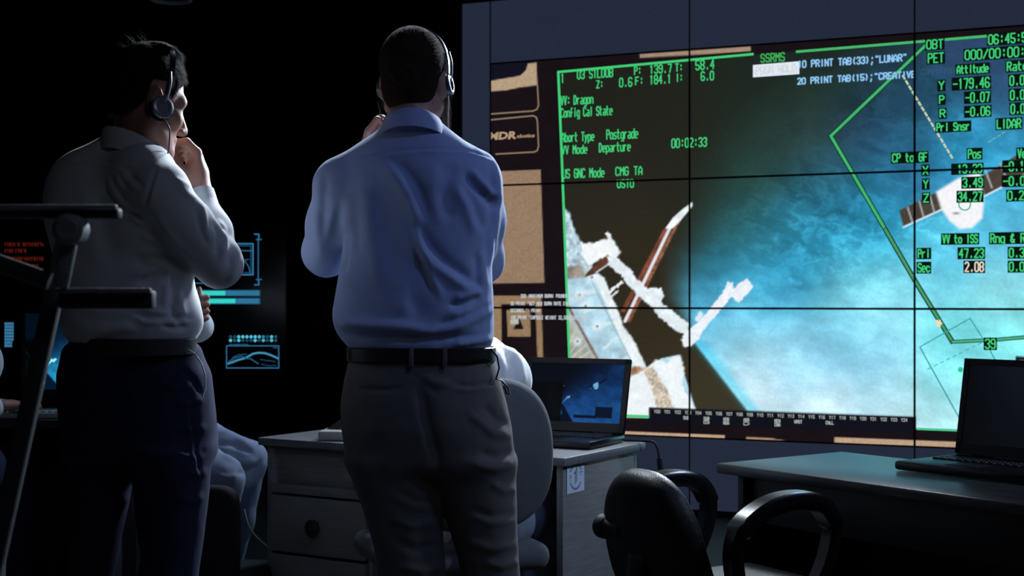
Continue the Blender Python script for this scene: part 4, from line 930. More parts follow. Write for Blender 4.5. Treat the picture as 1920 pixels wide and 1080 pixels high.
def collar(name, m, parent, c, yaw, rt, rb, hb, hf, zt_b, zt_f, th=.003, origin=(0, 0, 0)):
    """turned-down shirt collar: ring at the neck, higher at the nape, falling outward, open in front"""
    bm = bmesh.new(); rows = []; n = 56; f = (math.sin(yaw), math.cos(yaw)); r_ = (math.cos(yaw), -math.sin(yaw))
    for i in range(n+1):
        a = math.radians(-168+336*i/n); back = (1+math.cos(a))/2          # a = 0 at the nape
        lat, fw = math.sin(a), -math.cos(a); zt = zt_f+(zt_b-zt_f)*back; h = hf+(hb-hf)*back
        def pnt(k, z): return Vector((c[0]+(r_[0]*lat+f[0]*fw*1.05)*k-origin[0], c[1]+(r_[1]*lat+f[1]*fw*1.05)*k-origin[1], c[2]+z-origin[2]))
        prof = [(rt-th, zt-.035), (rt-th, zt-.004), (rt, zt), (rt+.004, zt-.002), (rt+(rb-rt)*.5+.003, zt-h*.5), (rb+.002, zt-h), (rb-.003, zt-h-.001), (rt+(rb-rt)*.4-.003, zt-h*.5), (rt+.001, zt-.012)]
        rows.append([bm.verts.new(pnt(k, z)) for k, z in prof])
    for a, b in zip(rows, rows[1:]):
        for k in range(len(a)): bm.faces.new((a[k], a[(k+1) % len(a)], b[(k+1) % len(a)], b[k]))
    bm.faces.new(rows[0]); bm.faces.new(rows[-1][::-1])
    return from_bm(name, bm, m, parent, True, 60)
def ring_band(name, m, parent, secs, yaw, origin, th=.006, z_tilt=0.0):
    """belt: secs (z0, z1, cx, cy, a, b, n)"""
    z0, z1, cx, cy, a, b, n = secs; bm = bmesh.new(); rows = []; c, s = math.cos(yaw), math.sin(yaw)
    for i in range(72):
        t = 2*math.pi*i/72; u = abs(math.cos(t))**(2/n)*math.copysign(1, math.cos(t)); v = abs(math.sin(t))**(2/n)*math.copysign(1, math.sin(t)); row = []
        for k, z in ((0, z0), (th, z0+.003), (th, z1-.003), (0, z1)):
            uu, vv = u*(a+k), v*(b+k); row.append(bm.verts.new((cx+uu*c+vv*s-origin[0], cy-uu*s+vv*c-origin[1], z+z_tilt*u-origin[2])))
        rows.append(row)
    for i in range(72):
        A_, B_ = rows[i], rows[(i+1) % 72]
        for k in range(3): bm.faces.new((A_[k], A_[k+1], B_[k+1], B_[k]))
    return from_bm(name, bm, m, parent, True, 50)
def shoes(parent, spots, origin, yaw):
    for x, y in spots:
        R = Rz(yaw); f = R[:, 1]; c = A((x, y, 0))
        S = SDF().chain([c+A((0, 0, .04))-f*.05, c+A((0, 0, .035))+f*.08, c+A((0, 0, .030))+f*.17], [.04, .043, .034], .03).add(cap(c+A((0, 0, .05))-f*.03, c+A((0, 0, .11))-f*.03, .042, .045), .03).sub(half((0, 0, 1), .002), .002)
        organic('shoe', S, c+A((-.25, -.25, -.02)), c+A((.25, .25, .20)), .008, M['shoe'], parent, origin)
def rows_loft(rows, Y, yaw, rho, s, dy=0, n=2.3, tall=None):
    """measured silhouette rows (y, left, right[, dy]) -> loft sections for a section turned by yaw with depth/width ratio rho"""
    out = []
    for r in rows:
        d = (r[3] if len(r) > 3 else 0)+dy; rr = r[4] if len(r) > 4 else rho
        a0, b0 = P(r[1], r[0], Y+d), P(r[2], r[0], Y+d); w = (b0.x-a0.x)/2; a = w/math.sqrt(math.cos(yaw)**2+(rr*math.sin(yaw))**2)
        out.append((a0.z, (a0.x+b0.x)/2, Y+d, a, a*rr, n))
    return out
def headset(lab, c, R, sc, w, cup_z, cup_y, boom_side, cable, mband=M['band'], top=.128, mc=M['cupdark']):
    """worn headset in the frame of a head"""
    R_ = Matrix(R.tolist()); c_ = Vector(c); scv = Vector(np.broadcast_to(A(sc), 3).tolist())
    def g(x, y, z): return c_+R_ @ Vector((x*scv[0], y*scv[1], z*scv[2]))
    base = g(0, 0, top); r = empty('headset', base); tag(r, lab, 'headset'); o = Vector(base)
    arcp = [g(w*math.sin(a)*(1.0), cup_y+.006+.004*math.cos(a), cup_z+.03+(top-cup_z-.03)*math.cos(a)**.8 if math.cos(a) > 0 else cup_z+.03) for a in np.linspace(-math.pi/2, math.pi/2, 40)]
    bm = bmesh.new(); rows = []
    for i, p in enumerate(arcp):
        t = (arcp[min(i+1, 39)]-arcp[max(i-1, 0)]).normalized(); f = R_ @ Vector((0, 1, 0)); nn = t.cross(f).normalized()
        rows.append([bm.verts.new(p-o+f*a*.0065+nn*b*.0016) for a, b in ((-1, -1), (1, -1), (1, 1), (-1, 1))])
    for a, b in zip(rows, rows[1:]):
        for k in range(4): bm.faces.new((a[k], a[(k+1) % 4], b[(k+1) % 4], b[k]))
    bm.faces.new(rows[0]); bm.faces.new(rows[-1]); from_bm('headband', bm, mband, r, True, 50)
    for x in (-1, 1):
        Mx = Matrix.Translation(g(x*(w-.004), cup_y, cup_z)-o) @ R_.to_4x4() @ Matrix.Rotation(x*math.radians(82), 4, 'Y')
        bm = bmesh.new(); lathe(bm, [(.020, -.014), (.029, -.010), (.030, -.002), (.024, .002)], 22, Mx); e = from_bm('ear_cushion', bm, M['darkfab'], r)
        bm = bmesh.new(); lathe(bm, [(.024, .001), (.027, .004), (.026, .012), (.020, .015), (.016, .0145), (.014, .010), (.001, .010)], 22, Mx); e = from_bm('ear_cup', bm, mc, r)
        pts = [g(x*w, cup_y+.002, cup_z+.085), g(x*(w+.006), cup_y+.006, cup_z+.06), g(x*(w+.007), cup_y+.006, cup_z+.035), g(x*(w+.006), cup_y+.002, cup_z+.012)]
        pt('slider_arm', mc, e, [[p-o for p in smooth_path(pts, 5)]], .0032, 8)
        if x == boom_side:
            pt('microphone_boom', M['blackp'], r, [[p-o for p in smooth_path([g(x*(w+.006), cup_y+.008, cup_z-.015), g(x*(w+.004), cup_y+.05, cup_z-.055), g(x*(w-.025), cup_y+.095, cup_z-.075)], 6)]], .002, 8)
    pt('cable', M['cord'], r, [[Vector(p)-o for p in smooth_path(cable, 6)]], .0017, 8)
    return r
Bmin, Bmax = A((-.5, -.5, -.05)), A((.5, .5, 1.95))

# ================================================================== man in the light blue shirt (hair bun), seen from behind
Y2 = 3.53
def w2(px, py, dy=0): return A(P(px, py, Y2+dy))
org = (float(P(785, 560, Y2).x), Y2, 0.0)
hc = w2(777, 152, .03); hR = Rz(.24, .06)
S = SDF(); head_sdf(S, hc, hR, 1.0)
S.add(cap(w2(774, 195, -.0), w2(772, 255, -.02), .056, .058), .03)
sh = rows_loft([(700, 668, 905), (600, 652, 900), (500, 672, 895), (400, 678, 902), (320, 680, 880), (275, 715, 835)], Y2, 0, .58, 1)
S.add(loft(sh), .03)
S.add(cap(w2(640, 345), w2(890, 328), .045), .03)
# arms inside the sleeves, hands
eL, wL = w2(612, 474, .11), w2(688, 292, .235); eR, wR = w2(903, 488, .10), w2(800, 440, .27)
S.chain([w2(642, 345), eL, wL], [.042, .040, .027], .02); S.chain([w2(888, 330), eR, wR], [.042, .040, .027], .02)
kn = w2(698, 246, .225)
hand_sdf(S, wL, kn, A((.25, .95, .15)), [[(.55, .1, .8), (.8, .1, -.4), (.3, .1, -.9)]]*4, [w2(712, 262, .19), w2(722, 246, .19), w2(730, 236, .20)])
hand_sdf(S, wR, wR+A((-.085, .0, .03)), A((0, .35, -.93)), [[(-.9, -.3, 0), (-.6, -.75, 0), (-.2, -.95, 0)]]*4, [wR+A((-.04, -.02, .04)), wR+A((-.07, -.035, .055)), wR+A((-.095, -.04, .055))])
for sx, kx in ((-1, 750), (1, 905)):
    pass
S.chain([w2(735, 720), w2(748, 1000), w2(776, 1430)], [.062, .050, .036], .03); S.chain([w2(870, 720), w2(900, 1000), w2(915, 1430)], [.062, .050, .036], .03); S.add(cap(w2(740, 710), w2(865, 710), .085), .04)
o2, V, Q = organic('person', S, A(org)+Bmin, A(org)+Bmax, .0042, M['skin'], None, org, 1); o2.location = org
tag(o2, 'standing man with hair bun and beard in light blue shirt, seen from behind', 'person')
# hair: cap plus bun, with strands
def hair_cap(hc, hR, sc, grow, thr):
    S = SDF(); Rs = A(hR)/A(sc); S.add(xf(ell((0, -.013, .037), (.078+grow, .099+grow, .092+grow)), Rs, hc), 0)
    S.add(xf(ell((0, -.045, -.03), (.062+grow, .050+grow, .06+grow)), Rs, hc), .02)
    def zc(p):
        q = (p-hc) @ Rs; return np.interp(q[:, 1], thr[0], thr[1])-q[:, 2]
    S.keep(zc, .006); return S
S = hair_cap(hc, hR, 1.0, .005, ([-.11, -.06, -.03, .0, .05, .075, .10], [-.105, -.10, -.05, .0, .03, .075, .09]))
bc_ = w2(757, 141, -.088)
def hair_ridges(V, N):
    q = (V-hc) @ hR; d = np.linalg.norm(V-bc_, axis=1); ang = np.arctan2(q[:, 2]-.04, q[:, 0]+.02)
    r = np.sin(ang*85+10*fbm(q[:, 0]*20, q[:, 2]*20, 2, 3))*.0005*(d > .045); r += np.where(d < .05, np.sin(np.arctan2(V[:, 2]-bc_[2], V[:, 0]-bc_[0])*3+d*520)*.0010, 0)
    return V+N*r[:, None]
h2, V, Q = organic('hair', S, hc-.17, hc+.17, .0034, M['hair2'], o2, org, 1, post=hair_ridges)
N = vnormals(V, Q)
VV, T = blades(V, N, 2600, .022, .0004, lambda p: A(bc_)-p+A((0, -.05, 0)), .12, .25); add_blades(h2, VV, T, org)
S = SDF().add(ell(bc_, (.041, .034, .045)), 0)
def bun_twist(V, N):
    d = V-bc_; a = np.arctan2(d[:, 2], d[:, 0]); r = np.hypot(d[:, 0], d[:, 2])
    return V+N*(np.sin(a*2+r*300)*.0022+np.sin(a*16+r*380)*.0008)[:, None]
bn, V, Q = organic('hair_bun', S, bc_-.06, bc_+.06, .0028, M['hair2'], o2, org, 1, post=bun_twist)
VV, T = blades(V, vnormals(V, Q), 700, .018, .0004, lambda p: np.cross(p-bc_, A((0, 1, 0))), .15, .3); add_blades(bn, VV, T, org)
# beard
S = SDF()
for x in (-1, 1): S.add(xf(cap((.064*x, .012, -.045), (.036*x, .075, -.108), .023, .032), hR, hc), .02)
S.add(xf(ell((0, .085, -.125), (.034, .024, .034)), hR, hc), .02); S.add(xf(cap((-.028, .098, -.062), (.028, .098, -.062), .006), hR, hc), .01)
b2, V, Q = organic('beard', S, hc-.19, hc+.17, .004, M['beard'], o2, org, 1)
VV, T = blades(V, vnormals(V, Q), 2600, .017, .0004, (0.1, .2, -1), .75, .45); add_blades(b2, VV, T, org)
# shirt
S = SDF()
S.add(loft(rows_loft([(690, 675, 905, 0, .62), (656, 662, 917, 0, .62), (640, 642, 925), (618, 628, 926), (590, 623, 926), (555, 629, 925), (500, 640, 922), (450, 645, 928), (400, 644, 932), (350, 638, 932), (310, 650, 915, 0, .60), (282, 676, 884, -.005, .66), (264, 704, 850, -.01, .80), (250, 714, 838, -.014, .86), (234, 726, 824, -.018, .86)], Y2, 0, .60, 1, n=2.35)), .03)
S.add(cap(w2(745, 272, -.005), w2(642, 344, .0), .050, .066), .04); S.add(cap(w2(800, 268, -.005), w2(885, 330, .0), .050, .066), .04)
S.chain([w2(638, 352), w2(622, 420, .05), eL], [.066, .060, .056], .03); S.chain([eL, w2(655, 372, .19), wL+A((0, 0, -.03))], [.055, .046, .038], .03)
S.chain([w2(888, 340), w2(900, 415, .04), eR], [.066, .058, .055], .03); S.chain([eR, w2(860, 465, .20), wR+A((.03, 0, 0))], [.052, .044, .038], .03)
f2 = [([(669, 296), (700, 290), (752, 285), (790, 282), (840, 282), (884, 286), (928, 300)], 3, .0035, 's'),
 ([(725, 300), (752, 325), (775, 360), (798, 423)], 16, .010, 's'), ([(773, 420), (795, 462), (825, 495), (860, 520), (898, 545)], 13, .010, 's'), ([(773, 418), (788, 475), (806, 530), (822, 560)], 10, -.007, 's'),
 ([(842, 573), (868, 570), (902, 553)], 7, -.008, 'r'), ([(850, 560), (880, 556), (905, 545)], 8, .006, 'r'), ([(815, 617), (867, 602), (928, 570)], 10, .007, 's'), ([(840, 596), (890, 580), (926, 562)], 8, .005, 'r'),
 ([(872, 325), (890, 350), (932, 392)], 8, -.007, 'r'), ([(880, 318), (905, 345), (934, 372)], 7, .006, 'r'), ([(860, 345), (880, 380), (900, 440)], 12, .006, 's'), ([(905, 545), (900, 510), (898, 470)], 9, .005, 's'),
 ([(624, 590), (650, 606), (700, 610), (760, 614), (820, 622)], 11, .009, 'r'), ([(632, 622), (662, 628), (720, 634), (800, 636), (900, 630)], 8, -.006, 'r'), ([(690, 345), (700, 400), (720, 470), (730, 540)], 26, .008, 's'),
 ([(652, 430), (648, 470), (640, 512)], 8, -.010, 'r'), ([(606, 330), (600, 400), (604, 470)], 10, .004, 's'), ([(630, 380), (615, 430), (600, 480)], 8, .004, 'r'), ([(925, 300), (930, 370), (922, 440), (912, 500)], 8, -.006, 's'),
 ([(848, 646), (890, 640), (924, 634)], 6, .005, 'r'), ([(668, 360), (662, 420), (660, 480)], 16, .006, 's'), ([(760, 480), (772, 540), (770, 600)], 24, .006, 's'), ([(830, 300), (822, 360), (830, 420)], 22, .006, 's')]
s2, V, Q = organic('shirt', S, A(org)+A((-.38, -.26, .98)), A(org)+A((.38, .42, 1.72)), .0058, M['shirt2'], o2, org, 2, folds=[(a, b, c*1.5, d) for a, b, c, d in f2], noise=.008)
collar('collar', M['shirt2'], s2, w2(774, 225, -.020), .05, .068, .086, .046, .050, .022, -.035, origin=org)
cf = pt('cuff', M['shirt2'], s2, [[Vector(wL+A((-.008, -.01, -.05))-A(org)), Vector(wL+A((.004, .004, -.008))-A(org))]], .037, 20)
# trousers
S = SDF()
S.add(loft(rows_loft([(880, 652, 965, 0, .56), (840, 646, 964, 0, .58), (800, 641, 960, 0, .6), (760, 639, 952, 0, .6), (720, 645, 940, 0, .6), (690, 652, 930, 0, .6), (664, 657, 924, 0, .6)], Y2, 0, .6, 1, n=2.4), cap_k=.03), .03)
S.add(loft(rows_loft([(860, 650, 815, .0), (900, 660, 822), (950, 680, 824), (1000, 694, 830), (1080, 711, 838), (1200, 722, 838), (1330, 735, 836, .0), (1452, 728, 832)], Y2, 0, .95, 1, n=2.1), cap_k=.01), .03)
S.add(loft(rows_loft([(860, 800, 967, .0), (900, 818, 968), (950, 832, 969), (1000, 846, 971), (1080, 866, 975), (1200, 872, 982), (1330, 872, 980), (1452, 870, 976)], Y2, 0, .95, 1, n=2.1), cap_k=.01), .03)
ft2 = [([(765, 700), (800, 715), (850, 722)], 8, .005, 'r'), ([(760, 695), (790, 712), (820, 738)], 6, -.005, 'r'), ([(850, 722), (890, 724), (926, 718)], 3.5, -.006, 'r'), ([(852, 730), (890, 731), (926, 725)], 3.5, .004, 'r'), ([(672, 728), (720, 731), (760, 726)], 3.5, -.005, 'r'),
 ([(905, 760), (935, 790), (962, 800)], 8, -.006, 'r'), ([(880, 775), (925, 812), (960, 818)], 8, .006, 'r'), ([(900, 850), (935, 858), (966, 846)], 8, -.006, 'r'), ([(880, 870), (930, 878), (968, 868)], 9, .006, 'r'), ([(920, 905), (945, 920), (970, 918)], 7, .005, 'r'),
 ([(740, 925), (775, 945), (815, 948)], 8, .006, 's'), ([(730, 970), (770, 985), (820, 980)], 9, .007, 'r'), ([(735, 1010), (775, 1030), (825, 1022)], 8, -.006, 'r'), ([(745, 1062), (790, 1070), (834, 1062)], 8, .006, 'r'),
 ([(870, 1012), (920, 1030), (970, 1020)], 8, .006, 'r'), ([(905, 1055), (940, 1062), (974, 1052)], 7, .006, 'r'), ([(880, 960), (920, 975), (968, 970)], 9, .005, 's'), ([(790, 720), (800, 790), (818, 850), (824, 900)], 9, -.011, 'r'), ([(700, 800), (690, 860), (700, 920)], 20, .005, 's')]
t2, V, Q = organic('trousers', S, A(org)+A((-.36, -.26, -.02)), A(org)+A((.36, .28, 1.09)), .0062, M['khaki'], o2, org, 2, folds=ft2, noise=.005)
bt = P(657, 660, Y2); bt2 = P(924, 672, Y2); aw = (bt2.x-bt.x)/2+.003
ring_band('belt', M['belt'], o2, (P(0, 678, Y2).z, P(0, 650, Y2).z, (bt.x+bt2.x)/2, Y2, aw, aw*.62, 2.4), 0, org, .005)
zb0, zb1 = P(0, 684, Y2).z, P(0, 648, Y2).z
for px in (768, 832):
    x = P(px, 0, Y2-.17).x; part('belt_loop', M['khaki'], t2, [((x-org[0], -aw*.62-.0075-.0, (zb0+zb1)/2), (.011, .005, zb1-zb0), .0015)])
shoes(o2, [(P(776, 0, Y2).x, Y2), (P(925, 0, Y2).x, Y2)], org, .05)
headset('thin headset worn by the man with the hair bun', hc, hR, 1.0, .085, -.012, .008, -1, [w2(708, 190, .02), w2(712, 205, .04), w2(716, 222, .07), w2(735, 300, .20)], M['silver'], .137)
# radio cord hanging at his right hip
rc = pt('hip_cord', M['cord'], None, [[Vector(w2(*p)) for p in ((921, 655, -.10), (932, 668, -.06), (936, 690, -.05), (930, 712, -.07), (940, 713, -.06), (952, 726, -.05), (956, 740, -.045), (950, 738, -.05), (944, 722, -.055))]], .0022, 8)
tag(rc, 'black cord looping at the right hip below the blue shirt', 'cord')

# ================================================================== man in the white shirt with hand at his mouth
Y1 = 3.376
def w1(px, py, dy=0): return A(P(px, py, Y1+dy))
org = (float(P(250, 560, Y1).x), Y1, 0.0); yaw = math.radians(36)
hc = w1(276, 190, -.01); hR = Rz(math.radians(52), math.radians(14), math.radians(-2)); hs_ = A((.95, .91, 1.05))
S = SDF(); head_sdf(S, hc, hR, hs_)
S.add(cap(w1(268, 225, -.0), w1(248, 300, -.0), .060, .066), .03)
S.add(loft(rows_loft([(700, 150, 345), (600, 155, 335), (500, 150, 320), (400, 135, 305), (330, 150, 300), (290, 190, 280)], Y1, yaw, .6, 1)), .03)
sR, eR, wR = w1(300, 360, -.12), w1(412, 496, -.01), w1(378, 356, .10)
S.chain([sR, eR, wR], [.042, .040, .020], .02)
sL, eL, wL = w1(150, 345, .08), w1(165, 480, .20), w1(338, 486, .085)
S.chain([sL, eL, wL], [.042, .040, .027], .02)
# right hand: knuckles up-right, fingers folding back to the lips, thumb under the chin
K = w1(371, 289, .115)
S.chain([wR, w1(370, 326, .10), w1(364, 300, .11)], [.020, .024, .022], .02)
for i in range(4):
    k = w1(369-i*1.5, 286+i*6, .085+i*.020)
    S.add(cap(wR+A((-.002, (i-1.5)*.010, 0)), k, .014, .0118), .016)
    p1 = w1(350-i*1, 266+i*9, .082+i*.021); p2 = w1(330+i*1.5, 268+i*10, .075+i*.020); p3 = w1(323+i*5, 277+i*10, .070+i*.02)
    S.add(cap(k, p1, .0118, .0105), .005).add(cap(p1, p2, .0105, .0095), .004).add(cap(p2, p3, .0093, .008), .004)
S.add(cap(w1(366, 345, .09), w1(340, 322, .075), .021, .0165), .016).add(cap(w1(340, 322, .075), w1(325, 299, .062), .0145, .0125), .006).add(cap(w1(325, 299, .062), w1(318, 281, .055), .0122, .0092), .004)
# left hand tucked behind the right elbow, fingertips over the sleeve
kL = w1(378, 446, .085); S.chain([wL, w1(360, 466, .085), kL], [.027, .027, .022], .02)
for i in range(4):
    a = w1(380+i*5, 440+i*8, .075); b = w1(396+i*3, 420+i*8, .062); c = w1(403+i*2, 410+i*8, .036); S.add(cap(kL+A((.0, 0, .012-.012*i)), a, .014, .0105), .012).add(cap(a, b, .0105, .009), .004).add(cap(b, c, .009, .0078), .004)
S.add(cap(w1(352, 470, .07), w1(362, 440, .065), .016, .012), .014).add(cap(w1(362, 440, .065), w1(372, 424, .06), .011, .009), .004)
S.chain([w1(190, 740, .02), w1(176, 1000, .02), w1(162, 1490, .03)], [.054, .034, .030], .03); S.chain([w1(315, 740, -.04), w1(320, 1000, -.05), w1(310, 1490, -.05)], [.058, .042, .034], .03); S.add(cap(w1(210, 720), w1(300, 720), .075), .04)
o1, V, Q = organic('person', S, A(org)+Bmin, A(org)+Bmax, .0042, M['skin'], None, org, 1); o1.location = org
tag(o1, 'standing man in white shirt and navy trousers with hand at his mouth', 'person')
S = hair_cap(hc, hR, hs_, .004, ([-.115, -.07, -.035, -.03, .01, .035, .05, .085, .11], [-.055, -.055, -.02, .035, .04, .005, .035, .07, .085]))
for q, r in (((-.005, .030, .116), .035), ((.0, .0, .120), .03)): S.add(xf(ell(q, (.050, r, .014)), hR/hs_, hc), .02)
def hr1(V, N):
    q = (V-hc) @ hR; r = np.sin((q[:, 0]*1.2+q[:, 1]*.3)*900+6*fbm(q[:, 1]*25, q[:, 0]*25, 2, 3))*.0008+(fbm(q[:, 0]*90, q[:, 1]*50, 3, 6)-.5)*.004
    return V+N*r[:, None]
h1, V, Q = organic('hair', S, hc-.19, hc+.19, .0034, M['hair'], o1, org, 1, post=hr1)
N = vnormals(V, Q); q = (V-hc) @ hR
VV, T = blades(V, N, 3200, .014, .0004, lambda p: np.tile(A(hR[:, 1])*.5+A((0, 0, -.7)), (len(p), 1)), .25, .35, q[:, 2] < .10); add_blades(h1, VV, T, org)
VV, T = blades(V, N, 2600, .013, .0004, lambda p: np.tile(A(hR[:, 1])+A((0, 0, -.3)), (len(p), 1)), .35, .35, (q[:, 2] > .06) & (q[:, 1] > .01)); add_blades(h1, VV, T, org)
VV, T = blades(V, N, 60, .030, .0005, (-.4, 0, .3), 1.6, .5, (q[:, 2] > .095) & (q[:, 1] < -.035)); add_blades(h1, VV, T, org)
S = SDF()
S.add(loft(rows_loft([(690, 170, 335, 0, .72), (652, 154, 344, 0, .70), (640, 144, 352, 0, .69), (626, 133, 362), (606, 129, 368), (580, 131, 363), (540, 133, 352), (500, 122, 346), (450, 108, 340), (410, 99, 335), (370, 97, 332), (335, 103, 326, 0, .62), (308, 118, 316, 0, .56), (284, 146, 302, 0, .60), (264, 186, 286, -.005, .8), (246, 206, 280, -.01, 1.0)], Y1, yaw, .66, 1, n=2.3)), .03)
S.add(cap(w1(262, 292, -.02), w1(306, 352, -.11), .045, .056), .04)
S.add(cap(w1(258, 335, -.075), w1(268, 415, -.055), .062, .060), .06)
S.chain([w1(302, 362, -.12), w1(350, 422, -.08), eR], [.060, .057, .052], .03); S.chain([eR, w1(398, 430, .04), w1(383, 385, .075)], [.050, .043, .035], .03)
S.chain([sL, eL, w1(300, 486, .115)], [.062, .055, .040], .03)
f1 = [([(121, 309), (160, 305), (202, 307), (243, 320), (280, 340)], 3, .0035, 's'), ([(293, 316), (281, 352), (272, 388)], 3.5, -.006, 'r'), ([(299, 318), (288, 352), (280, 388)], 4, .0045, 'r'),
 ([(202, 338), (217, 366), (243, 392)], 6, .006, 'r'), ([(194, 342), (210, 372), (236, 398)], 6, -.005, 'r'), ([(227, 322), (240, 338), (256, 356)], 5, .005, 'r'), ([(235, 316), (255, 336), (270, 352)], 5, -.004, 'r'), ([(216, 326), (230, 350), (252, 372)], 5, .005, 'r'), ([(243, 403), (256, 414), (272, 421)], 5, .006, 'r'), ([(238, 396), (252, 402), (268, 408)], 5, -.005, 'r'),
 ([(284, 396), (316, 448), (365, 497)], 9, -.008, 's'), ([(265, 440), (290, 450), (312, 468)], 7, .006, 'r'), ([(255, 489), (280, 494), (308, 481)], 7, -.007, 'r'), ([(258, 475), (285, 470), (305, 468)], 6, .006, 'r'), ([(255, 530), (285, 522), (310, 501)], 7, -.007, 'r'), ([(250, 516), (280, 508), (306, 494)], 7, .007, 'r'),
 ([(252, 545), (285, 545), (312, 525)], 8, .006, 'r'), ([(251, 591), (275, 600), (300, 600), (361, 600)], 6, .008, 's'), ([(262, 575), (290, 585), (315, 590)], 7, .005, 'r'), ([(316, 566), (325, 590), (341, 611)], 5, -.006, 'r'), ([(325, 500), (318, 540), (316, 580)], 9, .007, 's'), ([(340, 520), (336, 560), (345, 600)], 7, .006, 'r'), ([(300, 606), (325, 616), (355, 612)], 6, -.005, 'r'),
 ([(375, 378), (381, 405), (384, 436), (392, 458)], 6, .007, 'r'), ([(368, 392), (378, 430), (392, 462)], 5, -.006, 'r'), ([(406, 411), (418, 430), (422, 450), (414, 484)], 6, .007, 'r'), ([(398, 416), (410, 440), (406, 478)], 5, -.005, 'r'), ([(438, 444), (446, 470), (438, 510), (428, 526)], 6, .006, 'r'), ([(425, 430), (434, 462), (428, 500)], 5, -.005, 'r'), ([(330, 345), (350, 362), (372, 380)], 6, .005, 'r'), ([(325, 335), (340, 342), (356, 352)], 5, .005, 'r'),
 ([(140, 560), (190, 575), (240, 570)], 12, .006, 's'), ([(135, 612), (200, 618), (260, 612)], 9, .006, 'r'), ([(170, 350), (180, 420), (200, 500)], 24, .006, 's')]
s1, V, Q = organic('shirt', S, A(org)+A((-.34, -.32, 1.0)), A(org)+A((.42, .40, 1.72)), .0056, M['shirt1'], o1, org, 2, folds=[(a, b, c*1.1, d) for a, b, c, d in f1], noise=.006)
collar('collar', M['shirt1'], s1, w1(254, 262, -.012), yaw+.15, .069, .079, .050, .060, .026, -.040, origin=org)
pt('cuff', M['shirt1'], s1, [[Vector(w1(384, 392, .07)-A(org)), Vector(w1(376, 362, .088)-A(org))]], [.036, .034], 22)
pt('bracelet', M['matte'], o1, [[Vector(wL+A((.012*0+.012+.030*math.cos(t)*.25, .030*math.cos(t), .030*math.sin(t)))-A(org)) for t in np.linspace(0, 2*math.pi, 24)]], .0045, 8)
S = SDF()
S.add(loft(rows_loft([(860, 130, 391, 0, .62), (820, 129, 391, 0, .66), (780, 127, 390, 0, .68), (740, 124, 387, 0, .7), (700, 124, 382, 0, .7), (670, 130, 368, 0, .7), (640, 134, 362, 0, .7)], Y1, yaw, .68, 1, n=2.3), cap_k=.03), .03)
S.add(loft(rows_loft([(840, 130, 262, .02), (890, 130, 249, .02), (950, 131, 238, .02), (1000, 132, 227, .02), (1080, 133, 211, .03), (1250, 128, 205, .03), (1380, 122, 205, .03), (1494, 120, 206, .03)], Y1, yaw, .9, 1, n=2.1)), .03)
S.add(loft(rows_loft([(840, 236, 391, -.04), (890, 250, 391, -.05), (950, 256, 386, -.05), (1000, 260, 380, -.05), (1045, 268, 374, -.05), (1080, 259, 369, -.05), (1250, 262, 362, -.05), (1380, 262, 360, -.05), (1494, 260, 360, -.05)], Y1, yaw, .9, 1, n=2.1)), .03)
f1t = [([(330, 755), (350, 758), (384, 748)], 5, .006, 'r'), ([(340, 690), (362, 712), (380, 742)], 4, -.006, 'r'), ([(352, 750), (356, 800), (368, 860), (372, 900)], 4, .005, 's'), ([(335, 800), (365, 806), (388, 800)], 6, .005, 'r'), ([(340, 840), (368, 850), (390, 842)], 7, -.005, 'r'), ([(345, 880), (370, 890), (390, 884)], 7, .005, 'r'), ([(330, 930), (360, 940), (384, 930)], 8, .005, 'r'), ([(215, 980), (226, 960), (240, 930)], 6, .005, 'r'), ([(300, 720), (330, 728), (360, 722)], 6, .004, 'r')]
t1, V, Q = organic('trousers', S, A(org)+A((-.32, -.32, -.02)), A(org)+A((.32, .32, 1.12)), .0062, M['navy'], o1, org, 2, folds=f1t, noise=.005)
a0, b0 = P(134, 646, Y1), P(362, 646, Y1); a = (b0.x-a0.x)/2/math.sqrt(math.cos(yaw)**2+(.70*math.sin(yaw))**2)+.004
ring_band('belt', M['beltg'], o1, (P(0, 664, Y1).z, P(0, 632, Y1).z, (a0.x+b0.x)/2, Y1, a, a*.70, 2.3), yaw, org, .005)
shoes(o1, [(P(165, 0, Y1).x, Y1+.03), (P(312, 0, Y1).x, Y1-.05)], org, yaw)
headset('headset worn by the man in the white shirt', hc, hR, hs_, .090, -.026, .004, 0, [hc+hR @ (A((.098, .008, -.050))*hs_), w1(317, 240, -.085), w1(317, 272, -.075), w1(312, 300, -.055), w1(306, 330, -.06)], M['band'], .138, M['silver'])
hp = pt('hip_cord', M['cordw'], None, [[Vector(w1(*p)) for p in ((352, 655, -.09), (366, 664, -.07), (378, 682, -.065), (385, 705, -.065), (385, 728, -.065), (380, 745, -.075))]], .0016, 8)
tag(hp, 'thin grey cord hanging from belt to pocket of navy trousers', 'cord')

